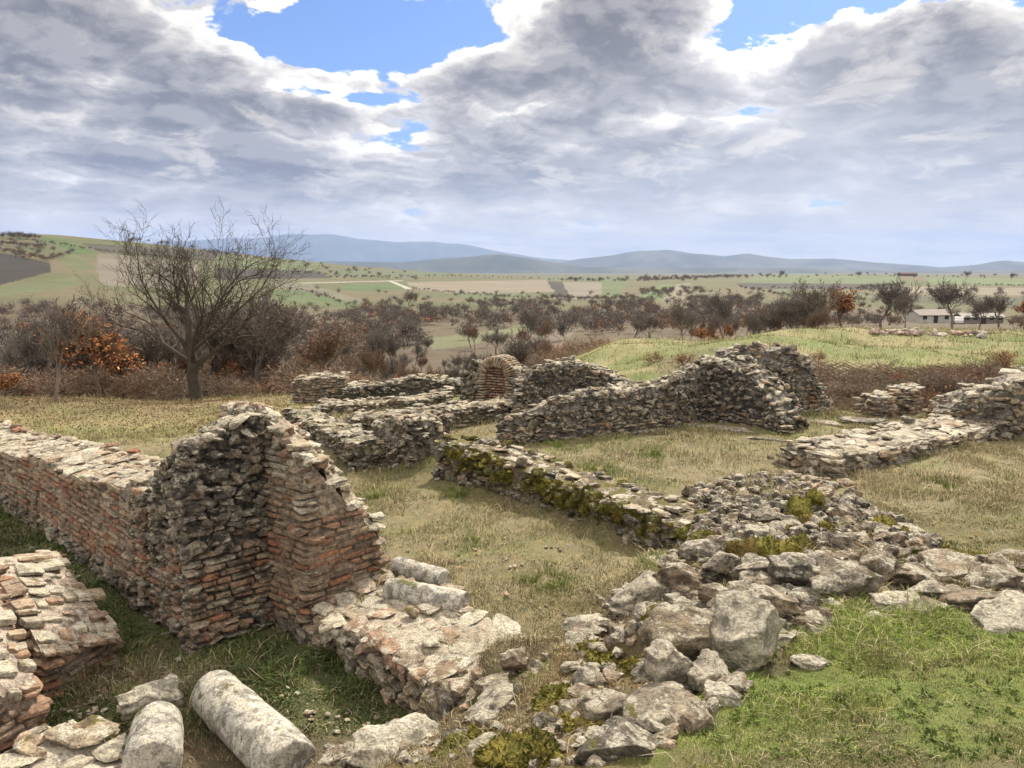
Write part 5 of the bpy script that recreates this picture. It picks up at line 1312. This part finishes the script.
# distant woods: one mass of small crowns
def woodland():
    a = Acc(); g = np.random.default_rng(3)
    base = {k: LIB[k]['crown'] for k in ('bare0', 'bare2', 'brown0', 'brown1', 'rust0')}
    def thin(k, n, w):
        V, F, C = base[k]; m = len(V)//4; sel = g.choice(m, min(n, m), replace=False)
        V4 = V.reshape(-1, 4, 3)[sel]; c = V4.mean(1, keepdims=True); V4 = c+(V4-c)*w; return V4.reshape(-1, 3), C.reshape(-1, 4, 3)[sel].reshape(-1, 3)
    lo = {k: [thin(k, 420, 2.2) for _ in range(3)] for k in base}
    zones = [  # u range, r range, count, scale
        (-80, 330, 110, 230, 420, 1.05), (330, 560, 110, 240, 300, .95), (560, 820, 112, 240, 250, .9), (820, 1100, 130, 240, 200, .62), (640, 700, 380, 520, 60, .9), (590, 650, 230, 300, 60, .8), (690, 760, 240, 330, 70, .8),
        (-60, 60, 420, 640, 60, 1.0), (470, 560, 240, 330, 50, .8), (860, 1080, 245, 420, 110, .8), (300, 560, 240, 420, 60, .8), (560, 760, 240, 420, 50, .8), (355, 400, 230, 300, 30, .8), (640, 790, 900, 1150, 60, 1.2), (540, 700, 700, 900, 40, 1.2), (130, 420, 620, 1000, 60, 1.2), (800, 1080, 900, 1200, 35, 1.0)]
    def hedge(line, n):
        out = []
        for (u0, v0), (u1, v1) in zip(line[:-1], line[1:]):
            k = max(2, int(n*math.hypot(u1-u0, (v1-v0)*3)/100))
            for i in range(k):
                t = (i+g.random())/k; x, y, z = cast(u0+(u1-u0)*t, v0+(v1-v0)*t+g.normal()*.25); out.append((x, y, u0, math.hypot(x, y)))
        return out
    for line, n, sc in [([(272, 289), (312, 293), (356, 310)], 22, .5), ([(215, 267), (330, 276), (404, 280)], 26, .6), ([(640, 282), (700, 279), (742, 277)], 60, 1.0), ([(640, 281), (742, 276)], 50, 1.0), ([(410, 290), (460, 295), (530, 300)], 30, .6), ([(546, 280), (600, 281)], 30, .7), ([(545, 300), (600, 301), (640, 300)], 40, .8), ([(740, 288), (800, 301), (860, 303)], 30, .7), ([(770, 289), (905, 291)], 22, .6), ([(960, 285), (1024, 287)], 26, .5), ([(862, 290), (905, 286)], 40, .8), ([(0, 252), (50, 262), (75, 253)], 40, .9), ([(0, 238), (34, 240)], 60, 1.1), ([(0, 245), (45, 250)], 50, 1.1), ([(20, 240), (100, 252), (200, 262)], 24, .7), ([(330, 279), (450, 277), (540, 279)], 20, .8), ([(440, 272), (640, 274)], 16, 1.2)]:
        zones.append((line, 0, 0, 0, n, sc))
    for ulo, uhi, rlo, rhi, n, sc in zones:
        for x, y, u, r in (vis_spots(n, rlo, rhi, ulo, uhi, lambda a_, b_: True) if rlo else hedge(ulo, n)):
            if 425 < u < 545 and r < 165 and g.random() < .85: continue
            if 900 < u < 1015 and 120 < r < 240: continue
            q = g.random()*(.95 if r > 260 else 1); k = 'bare0' if q < .35 else 'bare2' if q < .6 else 'brown0' if q < .8 else 'brown1' if q < .94 else 'rust0'
            V, C = lo[k][g.integers(3)]; s = sc*g.uniform(.55, .95)*(1.15 if r > 600 else 1); th = g.uniform(0, 6.28)
            W = V*np.array([s*1.4, s*1.4, s])@rotz(th)+np.array([x, y, gz(x, y)-.8*s])
            a.add(W, [np.arange(len(W)//4)[:, None]*4+np.arange(4)], C)
    o = a.build('distant_woods', M_TWIG, smooth=False); tag(o, kind='stuff')
woodland()

# bramble canes on the mound slope
def canes():
    a = Acc()
    for x, y, u, r in vis_spots(1500, 17.0, 21.5, 805, 1100, lambda a_, b_: True):
        z = gz(x, y); L = rng.uniform(.3, .9); an = rng.uniform(-.5, .9) if rng.random() < .7 else rng.uniform(0, 6.28); w = .006
        q = np.array([x, y, z]); e = q+np.array([math.cos(an)*L, math.sin(an)*L*.4-.2, rng.uniform(-.05, .1)]); m = (q+e)/2+np.array([0, 0, .22*L]); s = np.array([0, 0, w])
        a.add(np.array([q-s, q+s, m+s, m-s, e+s, e-s]), [np.array([[0, 1, 2, 3], [3, 2, 4, 5]])], np.array((.20, .15, .12))*rng.uniform(.6, 1.4))
    tag(a.build('bramble_canes', M_TWIG, smooth=False), kind='stuff')
canes()
# leaf litter under the scrub
def litter():
    n = 42000; r = np.exp(rng.uniform(math.log(18), math.log(42), n)); u = rng.uniform(-80, 420, n); az_ = np.arctan((u-512)/FPX); x = r*np.sin(az_); y = r*np.cos(az_); z = ground(x, y)+.02
    V, F, C = leaves(np.stack([x, y, z], 1), n, .026, [(.30, .18, .10), (.22, .13, .08), (.38, .27, .18), (.16, .11, .07)], .0, rng)
    tag(mesh_obj('leaf_litter', V, F, M_LEAF, cols=C, smooth=False), kind='stuff')
litter()

# ------------------------------------------------------------------ farm sheds, car, rubble heap far right
def box(a, c, s, col, rz=0.0):
    V = np.array([[i, j, k] for i in (-1, 1) for j in (-1, 1) for k in (-1, 1)], float)*np.array(s)/2
    F = np.array([[0, 1, 3, 2], [4, 6, 7, 5], [0, 4, 5, 1], [2, 3, 7, 6], [0, 2, 6, 4], [1, 5, 7, 3]])
    a.add(V@rotz(rz)+np.array(c), [F], col)
def shed(u, v, r, w, d, h, rh, rz, wallc, roofc, label, nwin):
    dd = ray(u, v); m = math.hypot(dd[0], dd[1]); x, y = dd[0]/m*r, dd[1]/m*r; z = gz(x, y)
    root = empty('farm_shed', (x, y, z), label, 'shed'); root.rotation_euler = (0, 0, rz)
    def child(nm, a, mat):
        o = a.build(nm, mat, smooth=False); o.parent = root; return o
    a = Acc(); box(a, (0, 0, h/2-.3), (w, d, h+.6), wallc)
    V = np.array([[-w/2, -d/2, h], [-w/2, d/2, h], [-w/2, 0, h+rh], [w/2, -d/2, h], [w/2, d/2, h], [w/2, 0, h+rh]]); a.add(V, [np.array([[0, 2, 1], [3, 4, 5]])], wallc); child('wall', a, M_PAINT)
    a = Acc(); ov = .35; t = .12; k = rh/(d/2)
    for sg in (-1, 1):
        e = d/2+ov; P = np.array([[-w/2-ov, 0, h+rh+.02], [w/2+ov, 0, h+rh+.02], [w/2+ov, sg*e, h-ov*k+.02], [-w/2-ov, sg*e, h-ov*k+.02]]); Q_ = P+np.array([0, 0, t])
        F = np.array([[0, 1, 2, 3], [7, 6, 5, 4], [0, 4, 5, 1], [1, 5, 6, 2], [2, 6, 7, 3], [3, 7, 4, 0]]); a.add(np.concatenate([P, Q_]), [F], roofc)
    child('roof', a, M_PAINT)
    for i in range(nwin):
        a = Acc(); xx = -w/2+w*(i+.5)/nwin; 
        if i == nwin//2:
            box(a, (xx, -d/2-.03, 1.0), (1.1, .1, 2.0), (.05, .045, .04)); child('door', a, M_PAINT)
        else:
            box(a, (xx, -d/2-.03, 1.5), (1.0, .1, .9), (.04, .045, .05)); child('window', a, M_PAINT)
shed(928, 327, 212, 8.5, 5, 2.1, 1.1, .15, (.50, .48, .44), (.30, .27, .245), 'white-walled farm shed with grey pitched roof left of the open-crowned tree', 3)
shed(978, 328, 208, 9, 4, 1.7, .7, -.05, (.22, .19, .165), (.34, .32, .29), 'long low farm shed with grey roof right of the open-crowned tree', 5)
shed(735+172, 277, 1150, 22, 10, 3.0, 1.5, .1, (.16, .12, .11), (.14, .10, .09), 'tiny dark barn on the far ridge at right', 2)
def car(u, r, rz, label):
    dd = ray(u, 328); m = math.hypot(dd[0], dd[1]); x, y = dd[0]/m*r, dd[1]/m*r; z = gz(x, y)
    root = empty('parked_car', (x, y, z), label, 'car'); root.rotation_euler = (0, 0, rz)
    prof = [(-2.1, .35), (-2.1, .95), (-1.75, 1.05), (-1.35, 1.55), (.5, 1.6), (1.1, 1.08), (2.0, .92), (2.1, .35)]
    a = Acc(); P = np.array([[p[0], s, p[1]] for s in (-.85, .85) for p in prof]); n = len(prof); j = np.arange(n); j2 = (j+1) % n
    a.add(P, [np.stack([j, j2, n+j2, n+j], 1), np.array([j[::-1]]), np.array([n+j])], (.60, .60, .59)); o = a.build('body', M_PAINT, smooth=False); o.parent = root
    a = Acc(); box(a, (-.4, 0, 1.28), (1.5, 1.74, .34), (.03, .035, .04)); o = a.build('window', M_PAINT, smooth=False); o.parent = root
    for sx in (-1.3, 1.3):
        for sy in (-.8, .8):
            a = Acc(); an = np.arange(14)*2*math.pi/14; c = np.stack([sx+.33*np.cos(an), an*0, .33+.33*np.sin(an)], 1); V = np.concatenate([c+[0, sy-.1, 0], c+[0, sy+.1, 0]]); j = np.arange(14); j2 = (j+1) % 14
            a.add(V, [np.stack([j, j2, 14+j2, 14+j], 1), np.array([j[::-1]]), np.array([14+j])], (.02, .02, .02)); o = a.build('wheel', M_PAINT, smooth=False); o.parent = root
car(958, 200, 1.1, 'small white car parked before the long low farm shed')
pack('spoil_heap', 'row of pale pinkish stone rubble on the grass before the farm sheds', 'rubble heap', [([(870, 332), (985, 334), (985, 338), (872, 335)], 70)], 0, (.10, .24), [(.40, .27, .22), (.36, .32, .28), (.44, .34, .29)], M_CAP, lift=.4, nsep=100)
print('objects', len(bpy.data.objects), 'verts', sum(len(m.vertices) for m in bpy.data.meshes))
